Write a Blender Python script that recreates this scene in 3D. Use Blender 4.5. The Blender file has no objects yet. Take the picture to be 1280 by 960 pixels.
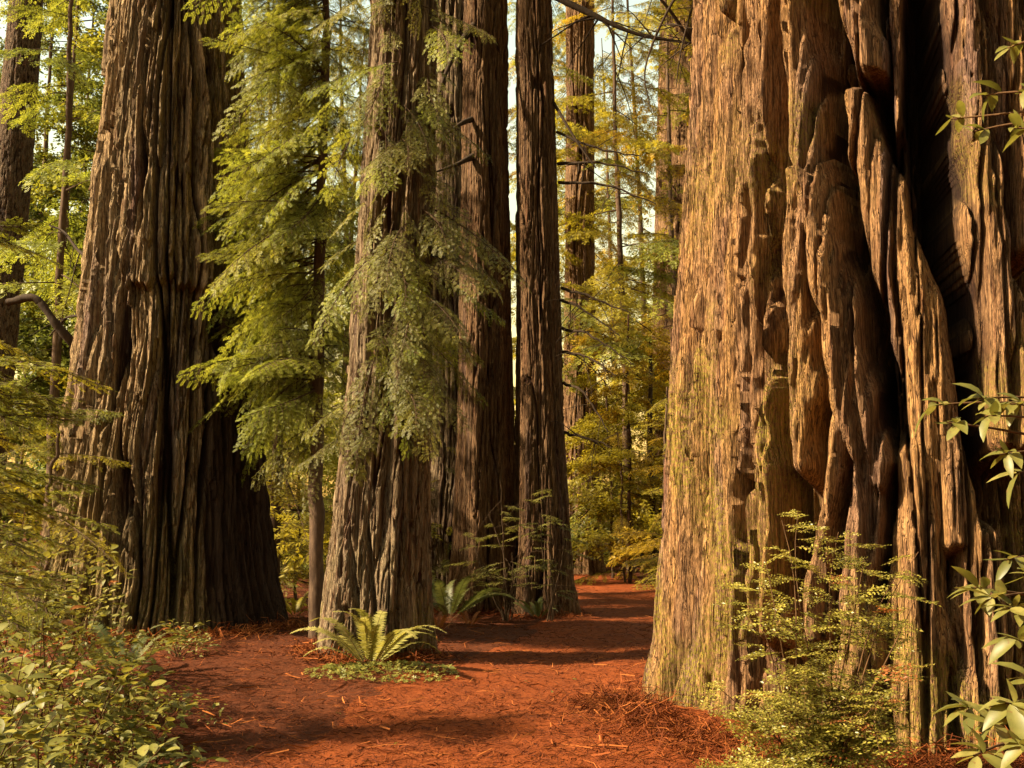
import bpy, math, random
import numpy as np
from mathutils import Vector, Matrix, Euler, Quaternion

# ------------------------------------------------------------------ camera, sky, sun, exposure
SC = bpy.context.scene
COL = SC.collection
R = math.radians
F_PX = 1372.0
PITCH = math.atan(160 / F_PX)
CAM_H = 1.6
cam_d = bpy.data.cameras.new('camera')
cam_d.sensor_width = 36.0
cam_d.lens = 36.0 * F_PX / 1280.0
cam_d.clip_start = 0.05
cam_d.clip_end = 2000
cam = bpy.data.objects.new('camera', cam_d)
COL.objects.link(cam)
cam.location = (0, 0, CAM_H)
cam.rotation_euler = (R(90) + PITCH, 0, 0)
SC.camera = cam

SUN_EL = R(37)
SUN_AZ = R(257)        # compass bearing the light comes FROM (0 = +Y ahead, 90 = +X right): left, a little behind
world = bpy.data.worlds.new('World')
SC.world = world
world.use_nodes = True
wn, wl = world.node_tree.nodes, world.node_tree.links
wn.clear()
sky = wn.new('ShaderNodeTexSky')
sky.sky_type = 'NISHITA'
sky.sun_disc = False
sky.sun_elevation = SUN_EL
sky.sun_rotation = SUN_AZ
sky.altitude = 50
sky.air_density = 3.0
sky.dust_density = 1.0
sky.ozone_density = 0.6
tint = wn.new('ShaderNodeMix')
tint.data_type = 'RGBA'
tint.blend_type = 'MULTIPLY'
tint.inputs[0].default_value = 1.0
tint.inputs[7].default_value = (1.0, 0.93, 0.84, 1)
bg = wn.new('ShaderNodeBackground')
bg.inputs['Strength'].default_value = 0.075
wo = wn.new('ShaderNodeOutputWorld')
wl.new(sky.outputs[0], tint.inputs[6])
wl.new(tint.outputs[2], bg.inputs['Color'])
wl.new(bg.outputs[0], wo.inputs['Surface'])

sun_d = bpy.data.lights.new('sun', 'SUN')
sun_d.energy = 5.0
sun_d.angle = R(2.0)
sun_d.color = (1.0, 0.83, 0.58)
sun = bpy.data.objects.new('sun', sun_d)
COL.objects.link(sun)
to_sun = Vector((math.sin(SUN_AZ) * math.cos(SUN_EL), math.cos(SUN_AZ) * math.cos(SUN_EL), math.sin(SUN_EL)))
sun.rotation_euler = to_sun.to_track_quat('Z', 'Y').to_euler()
sun.location = to_sun * 60

vs = SC.view_settings
vs.view_transform = 'Standard'
vs.look = 'None'
vs.exposure = 2.0
vs.gamma = 1.0
vs.use_curve_mapping = False

cy = SC.cycles
cy.max_bounces = 4
cy.diffuse_bounces = 2
cy.glossy_bounces = 2
cy.transmission_bounces = 4
cy.transparent_max_bounces = 4
cy.caustics_reflective = False
cy.caustics_refractive = False
cy.sample_clamp_indirect = 4.0
cy.use_adaptive_sampling = True
cy.adaptive_threshold = 0.02
cy.use_denoising = True
cy.denoiser = 'OPENIMAGEDENOISE'

rng = np.random.default_rng(7)
rnd = random.Random(11)

# ------------------------------------------------------------------ layout helpers
_ct, _st = math.cos(PITCH), math.sin(PITCH)


def at(px, py, d):
    """point on the sight line of a photograph pixel at forward distance d (world Y)"""
    xc, yc = (px - 640) / F_PX, (480 - py) / F_PX
    dx, dy, dz = xc, _ct - yc * _st, _st + yc * _ct
    s = d / dy
    return Vector((dx * s, d, CAM_H + dz * s))


# ------------------------------------------------------------------ noise
_perm = np.random.default_rng(3).permutation(256).astype(np.int64)
_perm = np.concatenate([_perm, _perm, _perm])
_g = np.array([[1, 1, 0], [-1, 1, 0], [1, -1, 0], [-1, -1, 0], [1, 0, 1], [-1, 0, 1], [1, 0, -1], [-1, 0, -1],
               [0, 1, 1], [0, -1, 1], [0, 1, -1], [0, -1, -1], [1, 1, 0], [-1, 1, 0], [0, -1, 1], [0, -1, -1]], float)


def pn(x, y, z, seed=0):
    """3-D gradient noise, about -1..1"""
    x = np.asarray(x, float) + seed * 17.13
    y = np.asarray(y, float) + seed * 5.71
    z = np.asarray(z, float) + seed * 9.37
    x, y, z = np.broadcast_arrays(x, y, z)
    xi, yi, zi = np.floor(x), np.floor(y), np.floor(z)
    xf, yf, zf = x - xi, y - yi, z - zi
    xi, yi, zi = xi.astype(np.int64) & 255, yi.astype(np.int64) & 255, zi.astype(np.int64) & 255
    u, v, w = (t * t * t * (t * (t * 6 - 15) + 10) for t in (xf, yf, zf))
    out = 0
    for i in (0, 1):
        for j in (0, 1):
            for k in (0, 1):
                h = _perm[_perm[_perm[(xi + i) & 255] + ((yi + j) & 255)] + ((zi + k) & 255)] & 15
                gr = _g[h]
                d = gr[..., 0] * (xf - i) + gr[..., 1] * (yf - j) + gr[..., 2] * (zf - k)
                out = out + d * (u if i else 1 - u) * (v if j else 1 - v) * (w if k else 1 - w)
    return out * 1.35


def hash01(a, b=0, c=0):
    v = np.sin(np.asarray(a) * 127.1 + np.asarray(b) * 311.7 + np.asarray(c) * 74.7) * 43758.5453
    return v - np.floor(v)


def sstep(a, b, x):
    t = np.clip((x - a) / (b - a), 0, 1)
    return t * t * (3 - 2 * t)


# ------------------------------------------------------------------ mesh helpers
def mesh_from(name, verts, faces, mats=None, mat_idx=None, attrs=None, smooth=True):
    """faces: list of int arrays, each (n,3) or (n,4)"""
    me = bpy.data.meshes.new(name)
    verts = np.asarray(verts, np.float32)
    if isinstance(faces, np.ndarray):
        faces = [faces]
    faces = [np.asarray(f, np.int32) for f in faces if len(f)]
    me.vertices.add(len(verts))
    me.vertices.foreach_set('co', verts.ravel())
    loops = np.concatenate([f.ravel() for f in faces])
    sizes = np.concatenate([np.full(len(f), f.shape[1], np.int32) for f in faces])
    starts = np.concatenate([[0], np.cumsum(sizes)[:-1]]).astype(np.int32)
    me.loops.add(len(loops))
    me.loops.foreach_set('vertex_index', loops)
    me.polygons.add(len(sizes))
    me.polygons.foreach_set('loop_start', starts)
    if mat_idx is not None:
        me.polygons.foreach_set('material_index', np.asarray(mat_idx, np.int32))
    me.polygons.foreach_set('use_smooth', np.full(len(sizes), smooth, bool))
    for k, v in (attrs or {}).items():
        a = me.attributes.new(k, 'FLOAT', 'POINT')
        a.data.foreach_set('value', np.asarray(v, np.float32).ravel())
    me.update(calc_edges=True)
    for m in (mats or []):
        me.materials.append(m)
    return me


def link(name, data, parent=None, loc=(0, 0, 0), rot=None, scale=None):
    o = bpy.data.objects.new(name, data)
    COL.objects.link(o)
    o.location = loc
    if rot is not None:
        o.rotation_euler = rot
    if scale is not None:
        o.scale = (scale, scale, scale) if isinstance(scale, (int, float)) else scale
    if parent is not None:
        o.parent = parent
    return o


def tag(o, label, cat, group=None):
    o['label'] = label
    o['category'] = cat
    if group:
        o['group'] = group
    return o


def thing(name, label, cat, loc=(0, 0, 0), group=None):
    o = link(name, None, None, loc)
    o.empty_display_size = 0.3
    return tag(o, label, cat, group)


class MB:
    """collects pieces of one mesh"""

    def __init__(self):
        self.v, self.t, self.q, self.tm, self.qm, self.var, self.n = [], [], [], [], [], [], 0

    def add(self, v, tris=None, quads=None, mat=0, var=0.5):
        v = np.asarray(v, float).reshape(-1, 3)
        if tris is not None and len(tris):
            tris = np.asarray(tris, np.int64).reshape(-1, 3)
            self.t.append(tris + self.n)
            self.tm.append(np.full(len(tris), mat))
        if quads is not None and len(quads):
            quads = np.asarray(quads, np.int64).reshape(-1, 4)
            self.q.append(quads + self.n)
            self.qm.append(np.full(len(quads), mat))
        self.v.append(v)
        self.var.append(np.broadcast_to(np.asarray(var, float), (len(v),)))
        self.n += len(v)

    def tube(self, pts, radii, sides=6, mat=0, var=0.5):
        pts = np.asarray(pts, float)
        n = len(pts)
        radii = np.broadcast_to(np.asarray(radii, float), (n,))
        tg = np.gradient(pts, axis=0)
        tg /= np.linalg.norm(tg, axis=1)[:, None] + 1e-9
        ref = np.array([0, 0, 1.0]) if abs(tg[:, 2]).mean() < 0.8 else np.array([1.0, 0, 0])
        a = np.cross(tg, ref)
        a /= np.linalg.norm(a, axis=1)[:, None] + 1e-9
        b = np.cross(tg, a)
        th = np.linspace(0, 2 * math.pi, sides, endpoint=False)
        ring = pts[:, None] + radii[:, None, None] * (np.cos(th)[None, :, None] * a[:, None] + np.sin(th)[None, :, None] * b[:, None])
        v = ring.reshape(-1, 3)
        i, j = np.meshgrid(np.arange(n - 1), np.arange(sides), indexing='ij')
        j2 = (j + 1) % sides
        q = np.stack([i * sides + j, i * sides + j2, (i + 1) * sides + j2, (i + 1) * sides + j], -1).reshape(-1, 4)
        self.add(v, None, q, mat, var)

    def mesh(self, name, mats, smooth=True):
        fs, mi = [], []
        if self.t:
            fs.append(np.concatenate(self.t)); mi.append(np.concatenate(self.tm))
        if self.q:
            fs.append(np.concatenate(self.q)); mi.append(np.concatenate(self.qm))
        return mesh_from(name, np.concatenate(self.v), fs, mats, np.concatenate(mi), {'var': np.concatenate(self.var)}, smooth)


# ------------------------------------------------------------------ materials
class NT:
    def __init__(self, name):
        self.m = bpy.data.materials.new(name)
        self.m.use_nodes = True
        self.n, self.l = self.m.node_tree.nodes, self.m.node_tree.links
        self.n.clear()
        self.out = self.n.new('ShaderNodeOutputMaterial')

    def new(self, t, **kw):
        x = self.n.new(t)
        for k, v in kw.items():
            setattr(x, k, v)
        return x

    def set(self, sock, v):
        if isinstance(v, bpy.types.NodeSocket):
            self.l.new(v, sock)
        else:
            sock.default_value = v

    def noise(self, scale, vec=None, detail=4, rough=0.55, dist=0.0):
        x = self.new('ShaderNodeTexNoise')
        x.inputs['Scale'].default_value = scale
        x.inputs['Detail'].default_value = detail
        x.inputs['Roughness'].default_value = rough
        x.inputs['Distortion'].default_value = dist
        if vec is not None:
            self.l.new(vec, x.inputs['Vector'])
        return x.outputs['Fac']

    def mapping(self, vec, scale):
        x = self.new('ShaderNodeMapping')
        x.inputs['Scale'].default_value = scale
        self.l.new(vec, x.inputs['Vector'])
        return x.outputs[0]

    def ramp(self, fac, stops):
        x = self.new('ShaderNodeValToRGB')
        e = x.color_ramp.elements
        while len(e) < len(stops):
            e.new(0.5)
        for el, (p, c) in zip(e, stops):
            el.position = p
            el.color = (*c, 1)
        self.l.new(fac, x.inputs[0])
        return x.outputs[0]

    def remap(self, v, a, b, c=0.0, d=1.0):
        x = self.new('ShaderNodeMapRange')
        x.inputs[1].default_value, x.inputs[2].default_value = a, b
        x.inputs[3].default_value, x.inputs[4].default_value = c, d
        self.l.new(v, x.inputs[0])
        return x.outputs[0]

    def mix(self, fac, a, b, mode='MIX'):
        x = self.new('ShaderNodeMix', data_type='RGBA', blend_type=mode)
        self.set(x.inputs[0], fac)
        self.set(x.inputs[6], a if isinstance(a, bpy.types.NodeSocket) else (*a, 1))
        self.set(x.inputs[7], b if isinstance(b, bpy.types.NodeSocket) else (*b, 1))
        return x.outputs[2]

    def math(self, op, a, b=0.0):
        x = self.new('ShaderNodeMath', operation=op)
        self.set(x.inputs[0], a)
        self.set(x.inputs[1], b)
        return x.outputs[0]

    def attr(self, name):
        x = self.new('ShaderNodeAttribute', attribute_name=name)
        return x.outputs['Fac']

    def obj_co(self):
        return self.new('ShaderNodeTexCoord').outputs['Object']

    def rand(self):
        return self.new('ShaderNodeObjectInfo').outputs['Random']

    def bump(self, h, strength, dist):
        x = self.new('ShaderNodeBump')
        x.inputs['Strength'].default_value = strength
        x.inputs['Distance'].default_value = dist
        self.l.new(h, x.inputs['Height'])
        return x.outputs[0]

    def principled(self, color, rough=0.8, spec=0.3, normal=None):
        x = self.new('ShaderNodeBsdfPrincipled')
        self.set(x.inputs['Base Color'], color if isinstance(color, bpy.types.NodeSocket) else (*color, 1))
        self.set(x.inputs['Roughness'], rough)
        x.inputs['Specular IOR Level'].default_value = spec
        if normal is not None:
            self.l.new(normal, x.inputs['Normal'])
        return x.outputs[0]

    def done(self, sh):
        self.l.new(sh, self.out.inputs['Surface'])
        return self.m


def bark_mat(name, crest, crest2, inner, fibre=(0.2, 0.07, 0.03), moss=(0.17, 0.14, 0.02), char_shade=(0.026, 0.013, 0.008), stretch=0.12, bump=1.0, dusky=(0.17, 0.10, 0.08)):
    """weathered outer bark over red inner bark, painted darker for furrow shade; attributes: out (0 inner .. 1 weathered), moss, char"""
    t = NT(name)
    crest, crest2, moss = (tuple(0.74 * q_ for q_ in k_) for k_ in (crest, crest2, moss))
    inner, fibre = (tuple(0.40 * q_ for q_ in k_) for k_ in (inner, fibre))  # inner bark darkened further, painting shade into the furrows
    co = t.obj_co()
    st = t.mapping(co, (1, 1, stretch))
    n1 = t.noise(16, st, 6, 0.65, 0.3)
    n2 = t.noise(75, t.mapping(co, (1, 1, stretch * 2)), 4, 0.7)
    n3 = t.noise(30, t.mapping(co, (1, 1, stretch * 0.6)), 3, 0.6)
    big = t.noise(1.6, t.mapping(co, (1, 1, 0.35)), 4, 0.6)
    c = t.mix(t.remap(t.math('ADD', t.math('MULTIPLY', t.attr('tone'), 0.7), t.math('MULTIPLY', big, 0.3)), 0.25, 0.70), crest2, crest)
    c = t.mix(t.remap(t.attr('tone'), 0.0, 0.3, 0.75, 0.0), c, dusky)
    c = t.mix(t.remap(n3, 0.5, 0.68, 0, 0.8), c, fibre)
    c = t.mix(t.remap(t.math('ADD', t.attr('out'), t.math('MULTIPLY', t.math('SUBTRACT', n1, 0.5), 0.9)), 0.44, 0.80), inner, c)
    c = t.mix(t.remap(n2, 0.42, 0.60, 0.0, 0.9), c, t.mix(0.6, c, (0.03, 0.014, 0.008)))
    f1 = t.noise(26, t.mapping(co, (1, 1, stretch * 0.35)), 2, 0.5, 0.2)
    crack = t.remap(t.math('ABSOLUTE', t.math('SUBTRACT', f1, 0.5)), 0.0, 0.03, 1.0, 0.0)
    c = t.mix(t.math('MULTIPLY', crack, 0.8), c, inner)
    spots = t.noise(45, co, 4, 0.7)
    mf = t.math('MULTIPLY', t.attr('moss'), t.remap(spots, 0.44, 0.56))
    c = t.mix(mf, c, moss)
    c = t.mix(t.attr('char_shade'), c, char_shade)  # one dark colour for both charred bark and painted shade
    r1 = t.math('ABSOLUTE', t.math('SUBTRACT', n3, 0.5))
    h = t.math('ADD', t.math('ADD', t.math('MULTIPLY', n1, 0.7), t.math('MULTIPLY', n2, 0.30)), t.math('SUBTRACT', t.math('MULTIPLY', t.math('MINIMUM', r1, 0.06), 5.0), t.math('MULTIPLY', crack, 0.6)))
    return t.done(t.principled(c, 0.92, 0.12, t.bump(h, bump, 0.04)))


def leaf_mat(name, dark, mid, light, trans=0.45, rough=0.5, spec=0.35, tip=None, blemish=False):
    t = NT(name)
    v = t.math('ADD', t.math('MULTIPLY', t.attr('var'), 0.6), t.math('MULTIPLY', t.rand(), 0.4))
    c = t.ramp(v, [(0.1, dark), (0.5, mid), (0.9, light)])
    if tip is not None:
        c = t.mix(t.remap(t.noise(2.2, t.obj_co(), 2), 0.55, 0.7), c, tip)
    if blemish:
        c = t.mix(t.remap(t.noise(70, t.obj_co(), 3), 0.60, 0.70, 0, 0.8), c, (0.16, 0.08, 0.02))
        c = t.mix(t.remap(t.noise(28, t.obj_co(), 2), 0.4, 0.65, 0, 0.5), c, dark)
    p = t.principled(c, rough, spec)
    tr = t.new('ShaderNodeBsdfTranslucent')
    t.l.new(t.mix(0.5, c, (1.0, 0.9, 0.25), 'MULTIPLY'), tr.inputs['Color'])
    mx = t.new('ShaderNodeMixShader')
    mx.inputs[0].default_value = trans
    t.l.new(p, mx.inputs[1])
    t.l.new(tr.outputs[0], mx.inputs[2])
    return t.done(mx.outputs[0])


def plain_bark(name, a, b, scale=30):
    t = NT(name)
    a, b = (tuple(0.6 * q_ for q_ in k_) for k_ in (a, b))
    co = t.mapping(t.obj_co(), (1, 1, 0.25))
    n = t.noise(scale, co, 5, 0.6)
    c = t.ramp(n, [(0.3, a), (0.7, b)])
    return t.done(t.principled(c, 0.9, 0.15, t.bump(n, 0.6, 0.01)))


M = {}
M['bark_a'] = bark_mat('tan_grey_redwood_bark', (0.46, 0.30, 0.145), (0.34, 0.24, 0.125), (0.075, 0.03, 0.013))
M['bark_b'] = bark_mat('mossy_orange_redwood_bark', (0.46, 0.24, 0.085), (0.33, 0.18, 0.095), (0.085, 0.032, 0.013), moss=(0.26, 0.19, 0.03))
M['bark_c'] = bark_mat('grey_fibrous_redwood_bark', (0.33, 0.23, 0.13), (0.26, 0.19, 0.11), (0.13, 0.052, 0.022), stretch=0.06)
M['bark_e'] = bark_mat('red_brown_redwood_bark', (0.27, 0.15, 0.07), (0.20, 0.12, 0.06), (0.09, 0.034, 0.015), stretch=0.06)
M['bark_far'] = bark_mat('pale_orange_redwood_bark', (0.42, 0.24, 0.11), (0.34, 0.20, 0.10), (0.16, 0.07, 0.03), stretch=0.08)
M['bark_g'] = bark_mat('grey_brown_fir_bark', (0.22, 0.15, 0.09), (0.16, 0.11, 0.07), (0.09, 0.05, 0.03), stretch=0.35)
M['twig'] = plain_bark('brown_twig_bark', (0.055, 0.03, 0.015), (0.13, 0.075, 0.035))
M['limb'] = plain_bark('dark_limb_bark', (0.03, 0.018, 0.010), (0.075, 0.045, 0.022))
M['thin'] = plain_bark('thin_trunk_bark', (0.07, 0.04, 0.024), (0.19, 0.115, 0.065), 26)
M['redtwig'] = plain_bark('reddish_twig_bark', (0.09, 0.045, 0.018), (0.17, 0.085, 0.032))
M['n_green'] = leaf_mat('fresh_green_needles', (0.13, 0.15, 0.02), (0.25, 0.265, 0.035), (0.37, 0.36, 0.05), 0.55)
M['n_olive'] = leaf_mat('olive_green_needles', (0.11, 0.11, 0.022), (0.21, 0.195, 0.042), (0.31, 0.275, 0.065), 0.5)
M['n_yellow'] = leaf_mat('yellow_green_needles', (0.18, 0.15, 0.014), (0.32, 0.26, 0.022), (0.45, 0.36, 0.035), 0.6)
M['n_gold'] = leaf_mat('golden_needles', (0.20, 0.135, 0.012), (0.37, 0.245, 0.02), (0.50, 0.33, 0.03), 0.6)
M['n_hem'] = leaf_mat('bright_hemlock_needles', (0.12, 0.13, 0.016), (0.22, 0.215, 0.025), (0.33, 0.30, 0.04), 0.5)
M['l_dark'] = leaf_mat('dark_green_broad_leaves', (0.07, 0.085, 0.016), (0.14, 0.16, 0.03), (0.23, 0.235, 0.045), 0.52)
M['l_huck'] = leaf_mat('small_glossy_leaves', (0.12, 0.115, 0.016), (0.25, 0.215, 0.03), (0.38, 0.31, 0.05), 0.38, 0.4, 0.45)
M['l_bush'] = leaf_mat('olive_shrub_leaves', (0.10, 0.10, 0.02), (0.21, 0.19, 0.035), (0.33, 0.28, 0.055), 0.45, 0.5, 0.3, blemish=True)
M['l_rhodo'] = leaf_mat('pale_yellow_green_leaves', (0.10, 0.10, 0.02), (0.19, 0.17, 0.035), (0.30, 0.25, 0.07), 0.45, 0.45, 0.35, blemish=True)
M['l_dead'] = leaf_mat('rust_dead_leaves', (0.16, 0.05, 0.012), (0.28, 0.09, 0.02), (0.36, 0.14, 0.03), 0.3)
M['fern'] = leaf_mat('sword_fern_green', (0.16, 0.15, 0.03), (0.29, 0.26, 0.06), (0.42, 0.36, 0.11), 0.45)
M['fern_dim'] = leaf_mat('dull_fern_green', (0.06, 0.07, 0.02), (0.10, 0.11, 0.03), (0.15, 0.14, 0.04), 0.4)
M['litter'] = leaf_mat('rust_needle_litter', (0.04, 0.009, 0.003), (0.13, 0.030, 0.006), (0.32, 0.10, 0.022), 0.1, 0.8, 0.1)
M['sorrel'] = leaf_mat('sorrel_leaves', (0.07, 0.09, 0.016), (0.14, 0.14, 0.024), (0.24, 0.20, 0.035), 0.35)


def ground_mat(name, a, b, c, d):
    t = NT(name)
    a, b, c, d = (tuple(w_ * q_ for w_, q_ in zip((0.52, 0.45, 0.36), k_)) for k_ in (a, b, c, d))
    co = t.obj_co()
    big = t.noise(0.55, co, 4, 0.6)
    mid = t.noise(7, co, 5, 0.65)
    fine = t.noise(70, co, 4, 0.7)
    col = t.mix(t.remap(big, 0.35, 0.65), a, b)
    col = t.mix(t.remap(mid, 0.4, 0.7), col, c)
    col = t.mix(t.remap(fine, 0.45, 0.75), col, d)
    h = t.math('ADD', t.math('MULTIPLY', mid, 0.6), t.math('MULTIPLY', fine, 0.4))
    return t.done(t.principled(col, 0.95, 0.1, t.bump(h, 0.9, 0.03)))


M['ground'] = ground_mat('forest_floor', (0.12, 0.036, 0.014), (0.17, 0.05, 0.017), (0.075, 0.024, 0.010), (0.24, 0.075, 0.022))
M['trail'] = ground_mat('red_needle_trail', (0.26, 0.062, 0.015), (0.34, 0.088, 0.020), (0.19, 0.043, 0.011), (0.42, 0.125, 0.03))


# ------------------------------------------------------------------ ground and trail
def ground_z(x, y):
    x = np.asarray(x, float); y = np.asarray(y, float)
    z = 0.05 * pn(x / 1.7, y / 1.7, 0, 2) + 0.02 * pn(x / 0.4, y / 0.4, 0, 5)
    z = z + 0.26 * np.exp(-((x + 4.3) ** 2 + (y - 13.8) ** 2) / 6.5)
    z = z + 0.10 * np.exp(-((x + 1.5) ** 2 + (y - 11.7) ** 2) / 1.6)
    z = z + 0.14 * np.exp(-((x - 3.2) ** 2 + (y - 9.2) ** 2) / 5.0)
    z = z + 0.28 * sstep(-1.8, -4.5, x - 0.12 * (y - 8)) * sstep(13, 7, y)
    z = z + 0.12 * sstep(19, 30, y) + 0.03 * np.maximum(y - 27, 0)
    z = z + 0.5 * sstep(4.0, 11, x) * sstep(14, 24, y) + 0.4 * sstep(-4, -14, x) * sstep(14, 26, y)
    return z


def grid_axis(parts):
    out = [np.linspace(a, b, n, endpoint=False) for a, b, n in parts]
    return np.concatenate(out + [[parts[-1][1]]])


gx = grid_axis([(-400, -60, 12), (-60, -10, 50), (-10, 10, 160), (10, 60, 50), (60, 400, 12)])
gy = grid_axis([(-120, -5, 20), (-5, 30, 280), (30, 90, 60), (90, 600, 16)])
X, Y = np.meshgrid(gx, gy)
Z = ground_z(X, Y)
Z = np.where(Y > 90, ground_z(X, np.minimum(Y, 90)), Z)
nx, ny = len(gx), len(gy)
i, j = np.meshgrid(np.arange(ny - 1), np.arange(nx - 1), indexing='ij')
q = np.stack([i * nx + j, i * nx + j + 1, (i + 1) * nx + j + 1, (i + 1) * nx + j], -1).reshape(-1, 4)
o = link('ground', mesh_from('ground', np.stack([X, Y, Z], -1).reshape(-1, 3), q, [M['ground']]))
o['kind'] = 'structure'
o['label'] = 'brown forest floor of needle litter between the trunks'

# trail: centre line and half width by distance
TY = np.array([-4, 3, 6, 8, 10, 12, 14, 17, 20, 23, 25, 26.5, 27.5, 28.3])
TX = np.array([0.2, 0.1, 0.1, 0.15, 0.35, 0.75, 1.2, 1.75, 2.1, 2.2, 2.0, 1.2, -0.5, -4])
TW = np.array([2.2, 2.1, 1.95, 1.8, 1.6, 1.35, 1.25, 1.2, 1.15, 1.1, 1.05, 1.0, 1.0, 1.0])


def trail_centre(y):
    return np.interp(y, TY, TX), np.interp(y, TY, TW)


ty = np.linspace(-4, 26.6, 320)
tc, tw = trail_centre(ty)
ts = np.linspace(-1, 1, 41)
wob = 0.22 * pn(ty * 0.9, 0, 0, 4) + 0.1 * pn(ty * 3, 0, 0, 6)
wob2 = 0.22 * pn(ty * 0.9, 3.3, 0, 8) + 0.1 * pn(ty * 3, 7.7, 0, 9)
half = tw[:, None] + np.where(ts[None] < 0, wob[:, None], wob2[:, None])
TXX = tc[:, None] + ts[None] * half
TYY = np.broadcast_to(ty[:, None], TXX.shape)
TZZ = ground_z(TXX, TYY) + 0.012 - 0.03 * np.abs(ts[None]) ** 8
n1, n2 = TXX.shape
i, j = np.meshgrid(np.arange(n1 - 1), np.arange(n2 - 1), indexing='ij')
q = np.stack([i * n2 + j, i * n2 + j + 1, (i + 1) * n2 + j + 1, (i + 1) * n2 + j], -1).reshape(-1, 4)
o = link('path', mesh_from('path', np.stack([TXX, TYY, TZZ], -1).reshape(-1, 3), q, [M['trail']]))
o['kind'] = 'structure'
o['label'] = 'rust red needle strewn path winding away between the redwoods'


# ------------------------------------------------------------------ redwood trunks
def ray_theta(px, py, xc, yc, r):
    """angle round a trunk (axis xc,yc, radius r) where the sight line of a pixel meets it"""
    p = at(px, py, 10.0)
    d = np.array([p.x, p.y]) / math.hypot(p.x, p.y)
    b = -(d[0] * xc + d[1] * yc)
    c = xc * xc + yc * yc - r * r
    disc = max(b * b - c, 0)
    s = -b - math.sqrt(disc)
    return math.atan2(d[1] * s - yc, d[0] * s - xc)


class Trunk:
    def __init__(self, d, edges, ztop=32.0, top_r=0.45):
        """edges: (py, px_left, px_right) silhouette stations in the photograph, at axis distance d"""
        zs, xs, rs = [], [], []
        for py, a, b in edges:
            pa, pb = at(a, py, d), at(b, py, d)
            zs.append(pa.z); xs.append((pa.x + pb.x) / 2); rs.append((pb.x - pa.x) / 2)
        o_ = np.argsort(zs)
        self.zs = np.array(zs)[o_]; self.xs = np.array(xs)[o_]; self.rs = np.array(rs)[o_]
        self.d = d
        self.zvis = self.zs[-1]
        slope = (self.xs[-1] - self.xs[0]) / (self.zs[-1] - self.zs[0])
        self.zs = np.append(self.zs, ztop)
        self.xs = np.append(self.xs, self.xs[-1] + 0.3 * slope * (ztop - self.zvis))
        self.rs = np.append(self.rs, self.rs[-1] * top_r)
        self.base = (self.xs[0], d)

    def axis(self, z):
        return np.interp(z, self.zs, self.xs)

    def rad(self, z):
        return np.interp(z, self.zs, self.rs)

    def point(self, px, py):
        p = at(px, py, self.d)
        th = ray_theta(px, py, float(self.axis(p.z)), self.d, float(self.rad(p.z)))
        return th, p.z


def angle_samples(n, front=0.84, span=1.78):
    """angles round the trunk, denser on the side of the photograph (-Y)"""
    nf = int(n * front)
    a = np.linspace(-math.pi / 2 - span, -math.pi / 2 + span, nf, endpoint=False)
    b = np.linspace(-math.pi / 2 + span, 1.5 * math.pi - span, n - nf, endpoint=False)
    return np.concatenate([a, b])


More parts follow.
